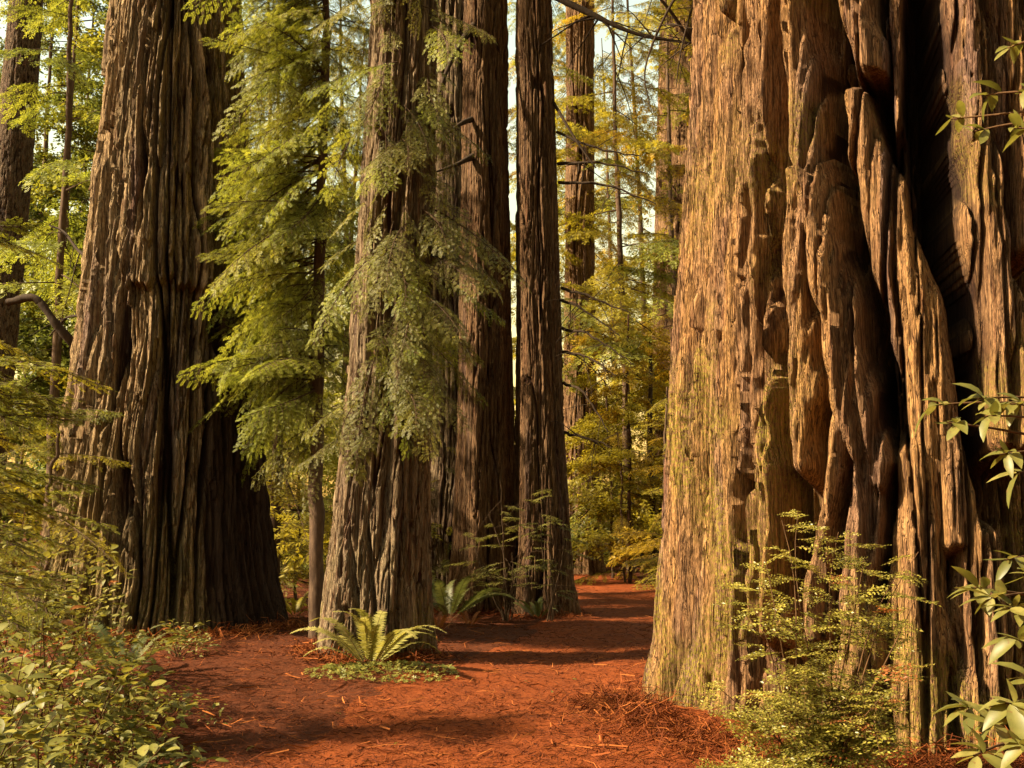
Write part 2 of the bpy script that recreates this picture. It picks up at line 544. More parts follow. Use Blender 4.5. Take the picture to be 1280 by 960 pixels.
def bark_height(th, z, rm, seed, w1, d1, w2, d2, w3, d3, aniso, plate_w, plate_l, plate_d, wander=0.10, lost=0.16, fw=1.0):
    """returns (height, out) of fissured redwood bark at angle th, height z; rm mean radius"""
    c0, s0 = np.cos(th) * rm, np.sin(th) * rm
    wa = wander * pn(c0 / 0.7, s0 / 0.7, z / 1.9, seed) + 0.18 * wander * pn(c0 / 0.15, s0 / 0.15, z / 0.6, seed + 1)
    t2 = th + wa / rm
    c, s = np.cos(t2) * rm, np.sin(t2) * rm
    # long furrows that split and merge
    n1 = np.abs(pn(c / w1, s / w1, z / (w1 * aniso), seed + 2))
    k1 = sstep(0.02 * fw * fw, 0.10 * fw, n1 + 0.012 * pn(c / 0.03, s / 0.03, z / 0.5, seed + 9))
    n2 = np.abs(pn(c / w2, s / w2, z / (w2 * aniso), seed + 3))
    k2 = sstep(0.015, 0.15, n2)
    n2b = np.abs(pn(c / (w2 * 0.55), s / (w2 * 0.55), z / (w2 * 0.55 * aniso), seed + 10))
    k3 = sstep(0.0, 0.22, n2b)
    n3 = pn(c / w3, s / w3, z / (w3 * aniso * 0.8), seed + 4)
    n4 = pn(c / (w3 * 0.45), s / (w3 * 0.45), z / (w3 * 4.5), seed + 5)
    # overlapping strips, proud at their lower ends
    u = t2 * rm / plate_w + 0.6 * pn(c / 0.3, s / 0.3, z / 2.2, seed + 6) + 0.10 * pn(c / 0.06, s / 0.06, z / 0.35, seed + 11)
    ii = np.floor(u)
    t = z / (plate_l * (0.5 + 1.0 * hash01(ii, seed))) + hash01(ii, seed, 3) * 7 + 0.30 * pn(c / 0.05, s / 0.05, z / 0.4, seed + 7)
    kk = np.floor(t)
    f = t - kk
    ph = (1 - f) * 0.6 + hash01(ii, kk, seed) * 0.9 - 0.6 + 0.9 * (hash01(ii, seed, 9) - 0.5)
    # lost strips leave hollows
    ph = ph - 0.6 * (hash01(ii, kk, seed + 5) < lost)
    fu = u - ii
    edge = sstep(0.0, 0.12, fu) * sstep(1.0, 0.88, fu)
    k4 = pn(c / (w1 * 2.6), s / (w1 * 2.6), z / (w1 * 2.6 * aniso), seed + 8)
    h = d1 * (k1 - 1) + d2 * (k2 - 1) + 0.5 * d2 * (k3 - 1) + d3 * (n3 + 0.7 * n4) + plate_d * (ph + 0.9 * (edge - 1)) + 0.3 * d1 * k4
    out = np.clip(k1 * 0.62 + k2 * 0.20 + k3 * 0.10 + 0.10 * edge + 0.18 * n3 + 0.25 * ph, 0, 1)
    tone = np.clip(0.55 * hash01(ii, np.floor(kk / 2), seed + 2) + 0.25 * hash01(ii, kk, seed + 8) + 0.3 * pn(c / 0.25, s / 0.25, z / 1.5, seed + 12) + 0.1, 0, 1)
    return h, out, tone


def build_trunk(tree, T, mat, ncol, nrow, bark, lobes=(), shape=None, masks=None, zlow=-0.35, ztop_dense=None, nhigh=26):
    """trunk mesh as part of tree; lobes: (k, phase, amp, decay height)"""
    th = angle_samples(ncol)
    zd = (T.zvis + 0.6) if ztop_dense is None else ztop_dense
    zr = np.concatenate([np.linspace(zlow, zd, nrow), zd + (T.zs[-1] - zd) * (np.linspace(0, 1, nhigh + 1)[1:] ** 1.4)])
    TH, ZZ = np.meshgrid(th, zr)
    rad = T.rad(ZZ)
    for k, ph, am, dec in lobes:
        rad = rad * (1 + am * np.cos(k * TH + ph) * np.exp(-np.maximum(ZZ, 0) / dec))
    h, out, tone = bark_height(TH, ZZ, float(np.median(T.rs[:-1])), **bark)
    moss = np.zeros_like(h)
    char_shade = np.zeros_like(h)
    if shape is not None:
        h, out = shape(TH, ZZ, rad, h, out)
    if masks is not None:
        moss, char_shade = masks(TH, ZZ, h, out)
    rr = np.maximum(rad + h, rad * 0.25)
    x = T.axis(ZZ) + rr * np.cos(TH) - tree.location.x
    y = T.d + rr * np.sin(TH) - tree.location.y
    v = np.stack([x, y, ZZ - tree.location.z], -1).reshape(-1, 3)
    n_r, n_c = TH.shape
    i, j = np.meshgrid(np.arange(n_r - 1), np.arange(n_c), indexing='ij')
    j2 = (j + 1) % n_c
    q = np.stack([i * n_c + j, i * n_c + j2, (i + 1) * n_c + j2, (i + 1) * n_c + j], -1).reshape(-1, 4)
    me = mesh_from('trunk', v, q, [mat], None, {'out': out, 'moss': moss, 'char_shade': char_shade, 'tone': tone})
    return link('trunk', me, tree)


def theta_band(T, pts):
    """a line down the bark given by photograph pixels -> interpolators theta(z)"""
    a = np.array([T.point(px, py) for px, py in pts])
    a = a[np.argsort(a[:, 1])]
    return a[:, 1], np.unwrap(a[:, 0])


def dth(TH, tc):
    return (TH - tc + math.pi) % (2 * math.pi) - math.pi


# ---- the giant on the shaded side of the mound (photograph x 70..350)
TA = Trunk(13.9, [(-60, 160, 292), (0, 152, 298), (100, 142, 304), (200, 131, 311), (300, 119, 318), (380, 110, 322), (450, 102, 326),
                  (550, 88, 332), (650, 74, 337), (720, 62, 343), (790, 44, 354), (830, 34, 366)])
tree_a = thing('redwood_tree', 'giant redwood with shaggy tan bark and blackened flank beside the low leafy bushes', 'tree', (TA.base[0], TA.d, float(ground_z(TA.base[0], TA.d))))
lipz, lipt = None, None
_la = [T_ for T_ in (TA.point(150, 372), TA.point(252, 366))]


def shape_a(TH, Z, rad, h, out):
    t0, t1 = _la[0][0], _la[1][0]
    zl = _la[0][1] + 0.10 * pn(TH * 5, Z * 0.0, 0, 31) + 0.12 * pn(TH * 16, 0 * Z, 0, 32)
    inr = sstep(t0 - 0.05, t0 + 0.25, TH) * sstep(t1 + 0.3, t1 - 0.05, TH)
    lip = inr * sstep(-0.03, 0.02, Z - zl)
    h = h + 0.13 * lip * np.exp(-np.maximum(Z - zl, 0) / 2.2) - 0.05 * inr * sstep(0.03, -0.03, Z - zl) * np.exp(-np.maximum(zl - Z, 0) / 0.5)
    # the flank, charred and painted with shade, is smoother and hollowed
    tb, _ = TA.point(300, 600)
    fl = sstep(tb - 0.55, tb - 0.1, TH) * sstep(tb + 1.6, tb + 0.9, TH) * sstep(4.4, 3.2, Z + 0.5 * pn(TH * 3, Z / 2, 0, 33))
    h = h * (1 - 0.25 * fl) - 0.07 * fl
    # deep vertical gaps
    for px, w, dp in ((245, 0.05, 0.16), (268, 0.035, 0.12), (205, 0.03, 0.09), (172, 0.025, 0.08)):
        tc, _ = TA.point(px, 250)
        wv = 0.10 * pn(Z / 1.1, px, 0, 34)
        h = h - dp * np.exp(-(dth(TH, tc + wv) / w) ** 2) * sstep(2.4, 4.0, Z)
    return h, out


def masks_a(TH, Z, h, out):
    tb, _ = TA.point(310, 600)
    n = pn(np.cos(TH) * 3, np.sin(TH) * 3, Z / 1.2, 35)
    char_shade = sstep(tb - 0.75, tb - 0.25, TH + 0.22 * n) * sstep(tb + 1.7, tb + 1.0, TH) * sstep(5.2, 3.0, Z + 1.0 * n)  # charring, with the shade of the unlit flank painted in
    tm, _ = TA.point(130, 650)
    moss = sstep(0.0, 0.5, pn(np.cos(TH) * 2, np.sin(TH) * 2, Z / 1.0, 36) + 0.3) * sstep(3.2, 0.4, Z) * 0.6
    return moss, 0.95 * char_shade


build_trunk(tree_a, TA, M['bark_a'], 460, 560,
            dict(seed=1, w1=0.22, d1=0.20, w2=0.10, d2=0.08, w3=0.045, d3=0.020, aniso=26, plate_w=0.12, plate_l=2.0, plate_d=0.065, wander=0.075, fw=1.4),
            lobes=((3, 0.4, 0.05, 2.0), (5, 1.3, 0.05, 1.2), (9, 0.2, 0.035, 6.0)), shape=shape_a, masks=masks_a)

# ---- the huge fluted redwood by the path (photograph x 820..1280 and beyond)
TB = Trunk(9.3, [(-60, 876, 1395), (0, 873, 1397), (200, 868, 1405), (400, 853, 1420), (500, 847, 1430), (650, 842, 1445), (800, 834, 1460), (870, 822, 1475), (920, 806, 1492), (960, 792, 1508)])
tree_b = thing('redwood_tree', 'huge fluted redwood with twisted ribs, mossy orange bark and a dark hollow', 'tree', (TB.base[0], TB.d, float(ground_z(TB.base[0], TB.d))))

RIBS = [  # pixels down the rib, half width m, height m
    ([(984, -60), (986, 0), (1000, 150), (1016, 280), (1040, 420), (1064, 520), (1090, 590), (1096, 640)], [0.10, 0.10, 0.11, 0.12, 0.14, 0.17, 0.12, 0.03], 0.30),
    ([(1062, 505), (1048, 580), (1034, 640), (1020, 720), (1010, 800)], [0.05, 0.07, 0.07, 0.08, 0.08], 0.22),
    ([(1082, 560), (1080, 640), (1072, 740), (1068, 880)], [0.06, 0.12, 0.14, 0.16], 0.24),
    ([(1040, -60), (1046, 0), (1066, 80), (1084, 150), (1093, 186)], [0.15, 0.15, 0.15, 0.14, 0.11], 0.30),
    ([(1062, 180), (1086, 260), (1112, 340), (1160, 480), (1186, 620), (1202, 700)], [0.08, 0.14, 0.18, 0.20, 0.18, 0.10], 0.16),
    ([(952, -60), (950, 130), (943, 260), (938, 400), (944, 520), (950, 640), (946, 800)], [0.07, 0.07, 0.08, 0.07, 0.08, 0.08, 0.09], 0.20),
    ([(986, 250), (990, 330), (992, 430), (1000, 520), (1000, 620)], [0.03, 0.12, 0.13, 0.10, 0.06], 0.16),
    ([(1140, 560), (1150, 640), (1150, 760), (1160, 900)], [0.08, 0.16, 0.2, 0.24], 0.18),
    ([(1230, 640), (1240, 760), (1262, 900)], [0.10, 0.2, 0.26], 0.16),
    ([(1192, -60), (1204, 0), (1222, 200), (1250, 400), (1290, 600)], [0.14, 0.14, 0.15, 0.16, 0.18], 0.26),
    ([(1245, -60), (1256, 0), (1275, 200), (1300, 400)], [0.14, 0.14, 0.15, 0.16], 0.20),
    ([(1128, -60), (1126, 40), (1120, 140), (1128, 260)], [0.06, 0.07, 0.07, 0.03], 0.08),
]
GAPS = [
    ([(1150, -60), (1156, 0), (1172, 150), (1196, 320), (1216, 440), (1236, 520)], [0.24, 0.24, 0.24, 0.20, 0.17, 0.12], 0.85),
    ([(1110, 0), (1100, 120), (1104, 240), (1120, 300)], [0.07, 0.07, 0.06, 0.03], 0.30),
    ([(975, -60), (974, 60), (972, 160), (968, 300), (968, 480), (972, 620), (974, 760)], [0.04, 0.045, 0.06, 0.07, 0.065, 0.05, 0.04], 0.42),
    ([(1008, 300), (1018, 400), (1028, 500), (1026, 600), (1018, 680)], [0.03, 0.07, 0.075, 0.06, 0.03], 0.45),
    ([(1034, 120), (1052, 260), (1080, 400), (1104, 500), (1116, 580)], [0.03, 0.06, 0.055, 0.05, 0.03], 0.34),
    ([(900, 330), (898, 420), (894, 520)], [0.015, 0.03, 0.015], 0.16),
    ([(868, 380), (862, 500), (860, 620), (856, 760)], [0.012, 0.025, 0.03, 0.02], 0.16),
    ([(922, 560), (916, 640), (914, 760)], [0.015, 0.03, 0.02], 0.18),
    ([(915, -20), (912, 60), (906, 110)], [0.05, 0.06, 0.02], 0.20),
    ([(1030, 430), (1034, 520), (1020, 600)], [0.03, 0.06, 0.03], 0.30),
    ([(1096, 640), (1112, 600), (1118, 540)], [0.03, 0.04, 0.02], 0.25),
    ([(1215, 540), (1225, 620), (1215, 700)], [0.08, 0.16, 0.12], 0.34),
    ([(1108, 620), (1112, 720), (1108, 800)], [0.03, 0.05, 0.03], 0.22),
    ([(962, 620), (966, 760), (972, 880)], [0.02, 0.035, 0.03], 0.18),
    ([(1062, 80), (1032, 180), (1040, 330)], [0.02, 0.06, 0.05], 0.16),
]


def shape_b(TH, Z, rad, h, out):
    w = 0.03 * pn(Z / 0.5, 0, 0, 41) + 0.012 * pn(Z / 0.3, TH * 2, 0, 42)
    base = h.copy()
    recess = sstep(-1.0, 1.0, pn(np.cos(TH) * 2.2, np.sin(TH) * 2.2, Z / 4, 43))
    tl, _ = TB.point(930, 400)
    inner = sstep(tl - 0.05, tl + 0.2, TH)
    base = 1.1 * base - inner * (0.34 + 0.22 * recess)
    for pts, hw, dp in GAPS:
        zc, tc = theta_band(TB, pts)
        o_ = np.argsort([at(px, py, TB.d).z for px, py in pts])
        ww = np.interp(Z, zc, np.array(hw)[o_])
        tcen = np.interp(Z, zc, tc) + w / 1.7
        endm = sstep(zc[0] - 0.10, zc[0] + 0.15, Z) * sstep(zc[-1] + 0.12, zc[-1] - 0.12, Z) if zc[-1] < TB.zvis - 0.05 else sstep(zc[0] - 0.10, zc[0] + 0.15, Z)
        s_ = np.abs(dth(TH, tcen)) * 1.75 / (ww * (1 + 0.10 * pn(Z / 0.9, TH * 3, 0, 44)))
        base = base - dp * endm * sstep(1.15, 0.55, s_)
    tot = base
    for k, (pts, hw, ht) in enumerate(RIBS):
        zc, tc = theta_band(TB, pts)
        o_ = np.argsort([at(px, py, TB.d).z for px, py in pts])
        ww = np.interp(Z, zc, np.array(hw)[o_]) * (1 + 0.2 * pn(Z / 0.4, k, 0, 45))
        tcen = np.interp(Z, zc, tc) + w / 1.7 * 1.4
        hi = zc[-1] < TB.zvis - 0.05
        endm = sstep(zc[0] - 0.05, zc[0] + 0.20, Z) * (sstep(zc[-1] + 0.05, zc[-1] - 0.15, Z) if hi else 1.0)
        if k == 3:
            endm = sstep(zc[0] - 0.03, zc[0] + 0.02, Z + 0.05 * pn(TH * 20, 0, 0, 46))
        s_ = np.clip(np.abs(dth(TH, tcen)) * 1.75 / ww, 0, 1)
        prof = np.maximum(1 - s_ ** 5.0, 0) ** 0.6 * (1 - 0.22 * s_)
        rb = -0.30 + (ht + 0.16) * prof + 0.65 * h + 0.03 * pn(TH * 30, Z * 0.9, k, 47)
        tot = np.where((s_ < 1) & (endm > 0), np.maximum(tot, rb * endm + (1 - endm) * tot), tot)
        out = np.where((s_ < 0.9) & (endm > 0.5), np.maximum(out, 0.75 - 0.3 * s_), out)
    return tot, out


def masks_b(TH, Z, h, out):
    tl, _ = TB.point(960, 450)
    n = pn(np.cos(TH) * 3, np.sin(TH) * 3, Z / 0.9, 48) + 0.5 * pn(np.cos(TH) * 9, np.sin(TH) * 9, Z / 0.4, 49)
    moss = sstep(-0.25, 0.5, n + 0.15) * sstep(tl + 0.35, tl - 0.15, TH) * sstep(6.0, 2.2, Z)
    tr, _ = TB.point(1080, 800)
    moss = np.maximum(moss, sstep(0.0, 0.5, n) * sstep(tr - 0.1, tr + 0.2, TH) * sstep(1.9, 1.2, Z) * 0.9)
    moss = np.maximum(moss, 0.55 * sstep(0.15, 0.6, n))
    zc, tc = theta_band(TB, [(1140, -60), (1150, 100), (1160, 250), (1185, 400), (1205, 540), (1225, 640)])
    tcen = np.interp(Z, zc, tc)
    char_shade = 0.8 * sstep(0.30, 0.16, np.abs(dth(TH, tcen)) + 0.05 * n) * sstep(1.2, 2.0, Z + 0.3 * n) * sstep(-0.10, -0.28, h)  # shadow of the hollow painted into its recessed bark, together with charring
    return moss * sstep(0.2, 0.6, out), char_shade


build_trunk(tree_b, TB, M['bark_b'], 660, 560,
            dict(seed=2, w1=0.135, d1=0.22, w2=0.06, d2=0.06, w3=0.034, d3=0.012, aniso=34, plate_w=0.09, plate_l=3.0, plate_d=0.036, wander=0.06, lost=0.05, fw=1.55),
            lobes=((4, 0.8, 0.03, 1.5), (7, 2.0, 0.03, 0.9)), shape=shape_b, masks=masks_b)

# ---- slim redwood in front of the middle of the grove (x 400..545)
TC = Trunk(11.8, [(-60, 466, 550), (0, 464, 549), (100, 460, 547), (300, 448, 544), (450, 438, 542), (560, 428, 540), (650, 418, 538), (750, 406, 536), (820, 396, 538), (850, 388, 542)])
tree_c = thing('redwood_tree', 'slim redwood with grey fibrous bark, hanging green sprays and a fern at its foot', 'tree', (TC.base[0], TC.d, float(ground_z(TC.base[0], TC.d))))


def shape_c(TH, Z, rad, h, out):
    for px, w, dp in ((495, 0.10, 0.11), (470, 0.05, 0.07), (523, 0.06, 0.06)):
        tc, _ = TC.point(px, 350)
        h = h - dp * np.exp(-(dth(TH, tc + 0.12 * pn(Z / 1.3, px, 0, 51)) / w) ** 2) * sstep(0.6, 1.6, Z)
    # split roots low down
    for a, b in (((432, 610), (452, 800)), ((452, 580), (474, 800)), ((425, 690), (424, 830)), ((505, 560), (498, 820))):
        zc, tc = theta_band(TC, [a, b])
        s_ = np.abs(dth(TH, np.interp(Z, zc, tc) + 0.05 * pn(Z / 0.3, a[0], 0, 52)))
        h = h - 0.10 * np.exp(-(s_ / 0.05) ** 2) * sstep(1.75, 1.3, Z)
    return h, out


def masks_c(TH, Z, h, out):
    n = pn(np.cos(TH) * 2, np.sin(TH) * 2, Z / 0.8, 53)
    return 0.7 * sstep(-0.1, 0.5, n) * sstep(1.6, 0.3, Z), 0 * h


build_trunk(tree_c, TC, M['bark_c'], 260, 420,
            dict(seed=3, w1=0.14, d1=0.055, w2=0.06, d2=0.030, w3=0.025, d3=0.006, aniso=14, plate_w=0.07, plate_l=1.8, plate_d=0.022, wander=0.05),
            lobes=((3, 1.0, 0.08, 0.8), (5, 0.3, 0.07, 0.9), (7, 2.0, 0.05, 8)), shape=shape_c, masks=masks_c)

# ---- the pair behind it, and a third hidden between
TD = Trunk(19.2, [(-60, 541, 592), (0, 540, 592), (300, 538, 592), (600, 533, 594), (760, 522, 600)])
tree_d = thing('redwood_tree', 'shadowed redwood squeezed behind the slim grey trunk with hanging sprays', 'tree', (TD.base[0], TD.d, float(ground_z(TD.base[0], TD.d))))
TE = Trunk(17.6, [(-60, 582, 631), (0, 581, 632), (200, 578, 634), (400, 575, 637), (550, 571, 640), (680, 566, 645), (740, 558, 650), (775, 552, 655)])
tree_e = thing('redwood_tree', 'red brown redwood with a sunlit strip and dead limb stubs, one of a close pair', 'tree', (TE.base[0], TE.d, float(ground_z(TE.base[0], TE.d))))
TF = Trunk(17.4, [(-60, 646, 687), (0, 646, 688), (200, 646, 694), (400, 646, 699), (550, 645, 704), (680, 643, 710), (730, 640, 714), (770, 634, 722)])
tree_f = thing('redwood_tree', 'dark slender redwood standing where the path bends, beside its paired trunk', 'tree', (TF.base[0], TF.d, float(ground_z(TF.base[0], TF.d))))
bk = dict(w1=0.15, d1=0.06, w2=0.06, d2=0.03, w3=0.03, d3=0.006, aniso=16, plate_w=0.07, plate_l=2.5, plate_d=0.02, wander=0.04)
build_trunk(tree_d, TD, M['bark_c'], 130, 220, dict(seed=4, **bk), lobes=((5, 0.3, 0.08, 9),))
build_trunk(tree_e, TE, M['bark_e'], 170, 300, dict(seed=5, **bk), lobes=((4, 0.9, 0.10, 12), (7, 0.2, 0.06, 12)))
build_trunk(tree_f, TF, M['bark_e'], 170, 300, dict(seed=6, **bk), lobes=((4, 2.2, 0.10, 12), (6, 1.2, 0.07, 12)))

# ---- far redwoods
TI = Trunk(27.5, [(-60, 708, 742), (400, 706, 744), (600, 702, 748), (700, 696, 752), (740, 688, 760)])
tree_i = thing('redwood_tree', 'distant redwood with flared base where the path turns out of sight', 'tree', (TI.base[0], TI.d, float(ground_z(TI.base[0], TI.d))))
TJ = Trunk(31.0, [(-60, 826, 908), (100, 824, 909), (380, 818, 912), (600, 812, 918), (720, 800, 930)])
tree_j = thing('redwood_tree', 'distant pale orange redwood half hidden behind the huge fluted trunk', 'tree', (TJ.base[0], TJ.d, float(ground_z(TJ.base[0], TJ.d))))
bk2 = dict(w1=0.26, d1=0.09, w2=0.10, d2=0.04, w3=0.05, d3=0.01, aniso=14, plate_w=0.12, plate_l=2.5, plate_d=0.03, wander=0.06)
build_trunk(tree_i, TI, M['bark_far'], 110, 160, dict(seed=7, **bk2), lobes=((5, 0.3, 0.07, 1.5),))
build_trunk(tree_j, TJ, M['bark_far'], 120, 160, dict(seed=8, **bk2), lobes=((6, 0.3, 0.05, 12),))
TG = Trunk(19.0, [(-60, 22, 60), (0, 14, 53), (100, 4, 47), (200, -6, 40), (300, -18, 32), (380, -26, 24), (600, -50, 4), (740, -68, -8)])
tree_g = thing('fir_tree', 'leaning fir with grey brown scaly bark and mottled leafy branches behind it', 'tree', (TG.base[0], TG.d, float(ground_z(TG.base[0], TG.d))))
build_trunk(tree_g, TG, M['bark_g'], 110, 260,
            dict(seed=9, w1=0.09, d1=0.016, w2=0.04, d2=0.010, w3=0.03, d3=0.004, aniso=3, plate_w=0.06, plate_l=0.22, plate_d=0.010, wander=0.04))


# ------------------------------------------------------------------ boughs (shared meshes)
def norm(a):
    return a / (np.linalg.norm(a, axis=-1, keepdims=True) + 1e-9)


def needle_twigs(mb, P, D, S, L, n, nl, nw, mat, rg, var, ang=0.6, flop=0.35):
    """two-ranked needles on many twigs at once: P start, D direction, S side, L length"""
    N = len(P)
    U = norm(np.cross(D, S))
    t = (np.arange(n) + 0.5) / n
    for side in (-1, 1):
        tt = np.broadcast_to(t[None] + (0.25 / n) * side, (N, n))
        base = P[:, None] + D[:, None] * (L[:, None] * tt)[..., None]
        env = np.sin(np.clip(0.18 + tt * 0.82, 0, 1) * math.pi) ** 0.5 * 0.75 + 0.3
        a = ang + rg.uniform(-0.2, 0.2, (N, n))
        dr = S[:, None] * (side * np.cos(a))[..., None] + D[:, None] * np.sin(a)[..., None] + U[:, None] * rg.uniform(-flop, flop, (N, n))[..., None]
        tip = base + dr * (nl * env)[..., None]
        hw = D[:, None] * (nw * 0.5)
        mid = base + dr * (nl * env * 0.45)[..., None]
        v = np.stack([base, mid - hw, tip, mid + hw], 2).reshape(-1, 3)
        k = np.arange(N * n) * 4
        q = np.stack([k, k + 1, k + 2, k + 3], -1)
        vv = np.repeat(np.broadcast_to(np.asarray(var)[:, None], (N, n)).ravel() + rg.uniform(-0.12, 0.12, N * n), 4)
        mb.add(v, None, q, mat, np.clip(vv, 0, 1))
    # terminal
    tw = 0.0016 + 0 * L
    e = P + D * L[:, None]
    v = np.stack([P - S * tw[:, None], P + S * tw[:, None], e], 1).reshape(-1, 3)
    k = np.arange(N) * 3
    mb.add(v, np.stack([k, k + 1, k + 2], -1), None, 0, 0.5)


def make_bough(name, seed, L, sec_len, sec_step, twig_step, twig_len, n, nl, nw, droop, hang=0.3, sec_ang=0.95, stem_r=0.010, flop=0.35, bare=0.12):
    rg = np.random.default_rng(seed)
    mb = MB()
    s = np.linspace(0, 1, 9)
    wy = rg.uniform(-0.08, 0.08) * L
    path = np.stack([s * L, wy * np.sin(s * 3.0), -droop * L * s ** 1.8], -1)
    mb.tube(path, stem_r * (1 - 0.85 * s), 5, 0)

    def P_(t):
        return np.array([np.interp(t, s, path[:, k]) for k in range(3)])

    P, D, S, LL, V = [], [], [], [], []
    t = bare
    side = 1
    while t < 0.99:
        p = P_(t)
        tg = norm(P_(min(t + 0.03, 1)) - P_(t - 0.03))
        shape = (0.35 + 0.65 * min((t - bare) / 0.22, 1)) * (1 - 0.8 * max(0, (t - 0.3) / 0.7) ** 1.2)
        sl = sec_len * shape * rg.uniform(0.7, 1.2)
        a = sec_ang * rg.uniform(0.8, 1.15) * (1 - 0.35 * t)
        lat = np.array([0, side, 0.0])
        d0 = norm(tg * math.cos(a) + lat * math.sin(a) + np.array([0, 0, rg.uniform(-0.15, 0.18)]))
        m = 5
        u = np.linspace(0, 1, m)
        sp = p + d0 * (u * sl)[:, None] + np.array([0, 0, -1]) * (hang * sl * u ** 2)[:, None]
        mb.tube(sp, 0.0042 * (1 - 0.7 * u), 3, 0)
        sv = rg.uniform(0.15, 0.85)
        k = 0.10
        sd2 = 1
        while k < 1.0:
            pp = np.array([np.interp(k, u, sp[:, q_]) for q_ in range(3)])
            dd = norm(np.array([np.interp(min(k + .1, 1), u, sp[:, q_]) for q_ in range(3)]) - np.array([np.interp(k - .1, u, sp[:, q_]) for q_ in range(3)]))
            up = np.array([0, 0, 1.0])
            la = norm(np.cross(up, dd)) * sd2
            aa = rg.uniform(0.55, 0.95)
            td = norm(dd * math.cos(aa) + la * math.sin(aa) + up * rg.uniform(-0.35, 0.12))
            P.append(pp); D.append(td)
            ss = norm(np.cross(up, td) + 0.35 * rg.normal(size=3))
            ss = norm(ss - td * (ss @ td))
            S.append(ss)
            LL.append(twig_len * rg.uniform(0.6, 1.15) * (1 - 0.45 * k))
            V.append(np.clip(sv + rg.uniform(-0.2, 0.2) + 0.25 * (k - 0.5), 0, 1))
            k += twig_step / max(sl, 0.05) * rg.uniform(0.8, 1.2)
            sd2 = -sd2
        P.append(sp[-1]); D.append(norm(sp[-1] - sp[-2])); ss = norm(np.cross([0, 0, 1.0], D[-1])); S.append(ss); LL.append(twig_len); V.append(min(sv + 0.25, 1))
        side = -side
        t += sec_step / L * rg.uniform(0.7, 1.3)
    P, D, S, LL, V = map(np.array, (P, D, S, LL, V))
    needle_twigs(mb, P, D, S, LL, n, nl, nw, 1, rg, V, flop=flop)
    return mb.mesh(name, [M['twig'], M['n_green']], smooth=False)


NEAR = [make_bough('near_bough', 100 + k, L, 0.42, 0.050, 0.032, 0.10, 9, 0.027, 0.0068, dr, hang=0.35, stem_r=0.012) for k, (L, dr) in enumerate(((1.5, 0.12), (1.2, 0.2), (1.0, 0.08), (1.7, 0.25)))]
HANG = [make_bough('hanging_bough', 120 + k, L, 0.30, 0.052, 0.032, 0.10, 9, 0.026, 0.0065, dr, hang=0.8, stem_r=0.008) for k, (L, dr) in enumerate(((1.0, 0.7), (0.8, 0.9), (1.2, 0.5)))]
FLAT = [make_bough('flat_bough', 140 + k, L, 0.34, 0.045, 0.028, 0.09, 9, 0.022, 0.0075, dr, hang=0.15, stem_r=0.007, flop=0.12) for k, (L, dr) in enumerate(((0.9, 0.1), (0.7, 0.2), (1.1, 0.15)))]
FAR = [make_bough('far_bough', 160 + k, L, 0.95, 0.11, 0.085, 0.24, 6, 0.085, 0.030, dr, hang=0.35, stem_r=0.016, bare=0.15, flop=0.5) for k, (L, dr) in enumerate(((2.6, 0.12), (2.2, 0.22), (3.0, 0.3), (1.9, 0.15)))]


def make_leaf_bough(name, seed, L, n_sec, n_leaf, leaf_l, leaf_w):
    """bough of a broadleaf tree: branching twigs with elliptic leaves"""
    rg = np.random.default_rng(seed)
    mb = MB()
    s = np.linspace(0, 1, 8)
    path = np.stack([s * L, 0.12 * L * np.sin(s * 4), 0.05 * L * np.sin(s * 3) - 0.1 * L * s ** 2], -1)
    mb.tube(path, 0.018 * (1 - 0.8 * s), 5, 0)
    for k in range(n_sec):
        t = rg.uniform(0.15, 1)
        p = np.array([np.interp(t, s, path[:, q_]) for q_ in range(3)])
        d = norm(np.array([0.5, rg.uniform(-1, 1), rg.uniform(-0.5, 0.5)]))
        sl = 0.5 * L * rg.uniform(0.4, 1) * (1.15 - t)
        u = np.linspace(0, 1, 4)
        sp = p + d * (u * sl)[:, None] + np.array([0, 0, -0.2]) * (u ** 2 * sl)[:, None]
        mb.tube(sp, 0.006 * (1 - 0.7 * u), 3, 0)
        N = int(n_leaf * rg.uniform(0.7, 1.3))
        tt = rg.uniform(0.1, 1.05, N)
        c = p + d * (tt * sl)[:, None] + rg.normal(0, 0.07, (N, 3))
        ld = norm(rg.normal(size=(N, 3)) * np.array([1, 1, 0.45]))
        up = norm(np.array([0, 0, 1.0]) + 0.5 * rg.normal(size=(N, 3)))
        sd = norm(np.cross(up, ld))
        ll = leaf_l * rg.uniform(0.6, 1.2, (N, 1)); lw = leaf_w * rg.uniform(0.7, 1.2, (N, 1))
        v = np.stack([c, c + ld * ll * 0.45 + sd * lw * 0.5, c + ld * ll, c + ld * ll * 0.45 - sd * lw * 0.5], 1).reshape(-1, 3)
        kk = np.arange(N) * 4
        mb.add(v, None, np.stack([kk, kk + 1, kk + 2, kk + 3], -1), 1, np.repeat(np.clip(rg.uniform(0, 1, N), 0, 1), 4))
    return mb.mesh(name, [M['twig'], M['l_dark']], smooth=False)


BROAD = [make_leaf_bough('leafy_bough', 180 + k, L, 26, 34, 0.13, 0.075) for k, L in enumerate((2.4, 2.0, 2.8))]


def put_bough(tree, mesh, p, az, pitch=0.0, scale=1.0, mat=None, roll=0.0, name='bough'):
    """p in world space; az 0 points along +X"""
    o = link(name, mesh, tree, Vector(p) - tree.location)
    o.rotation_mode = 'XYZ'
    o.rotation_euler = (Matrix.Rotation(az, 3, 'Z') @ Matrix.Rotation(-pitch, 3, 'Y') @ Matrix.Rotation(roll, 3, 'X')).to_euler()
    o.scale = (scale, scale, scale)
    if mat is not None:
        o.material_slots[1].link = 'OBJECT'
        o.material_slots[1].material = mat
    return o


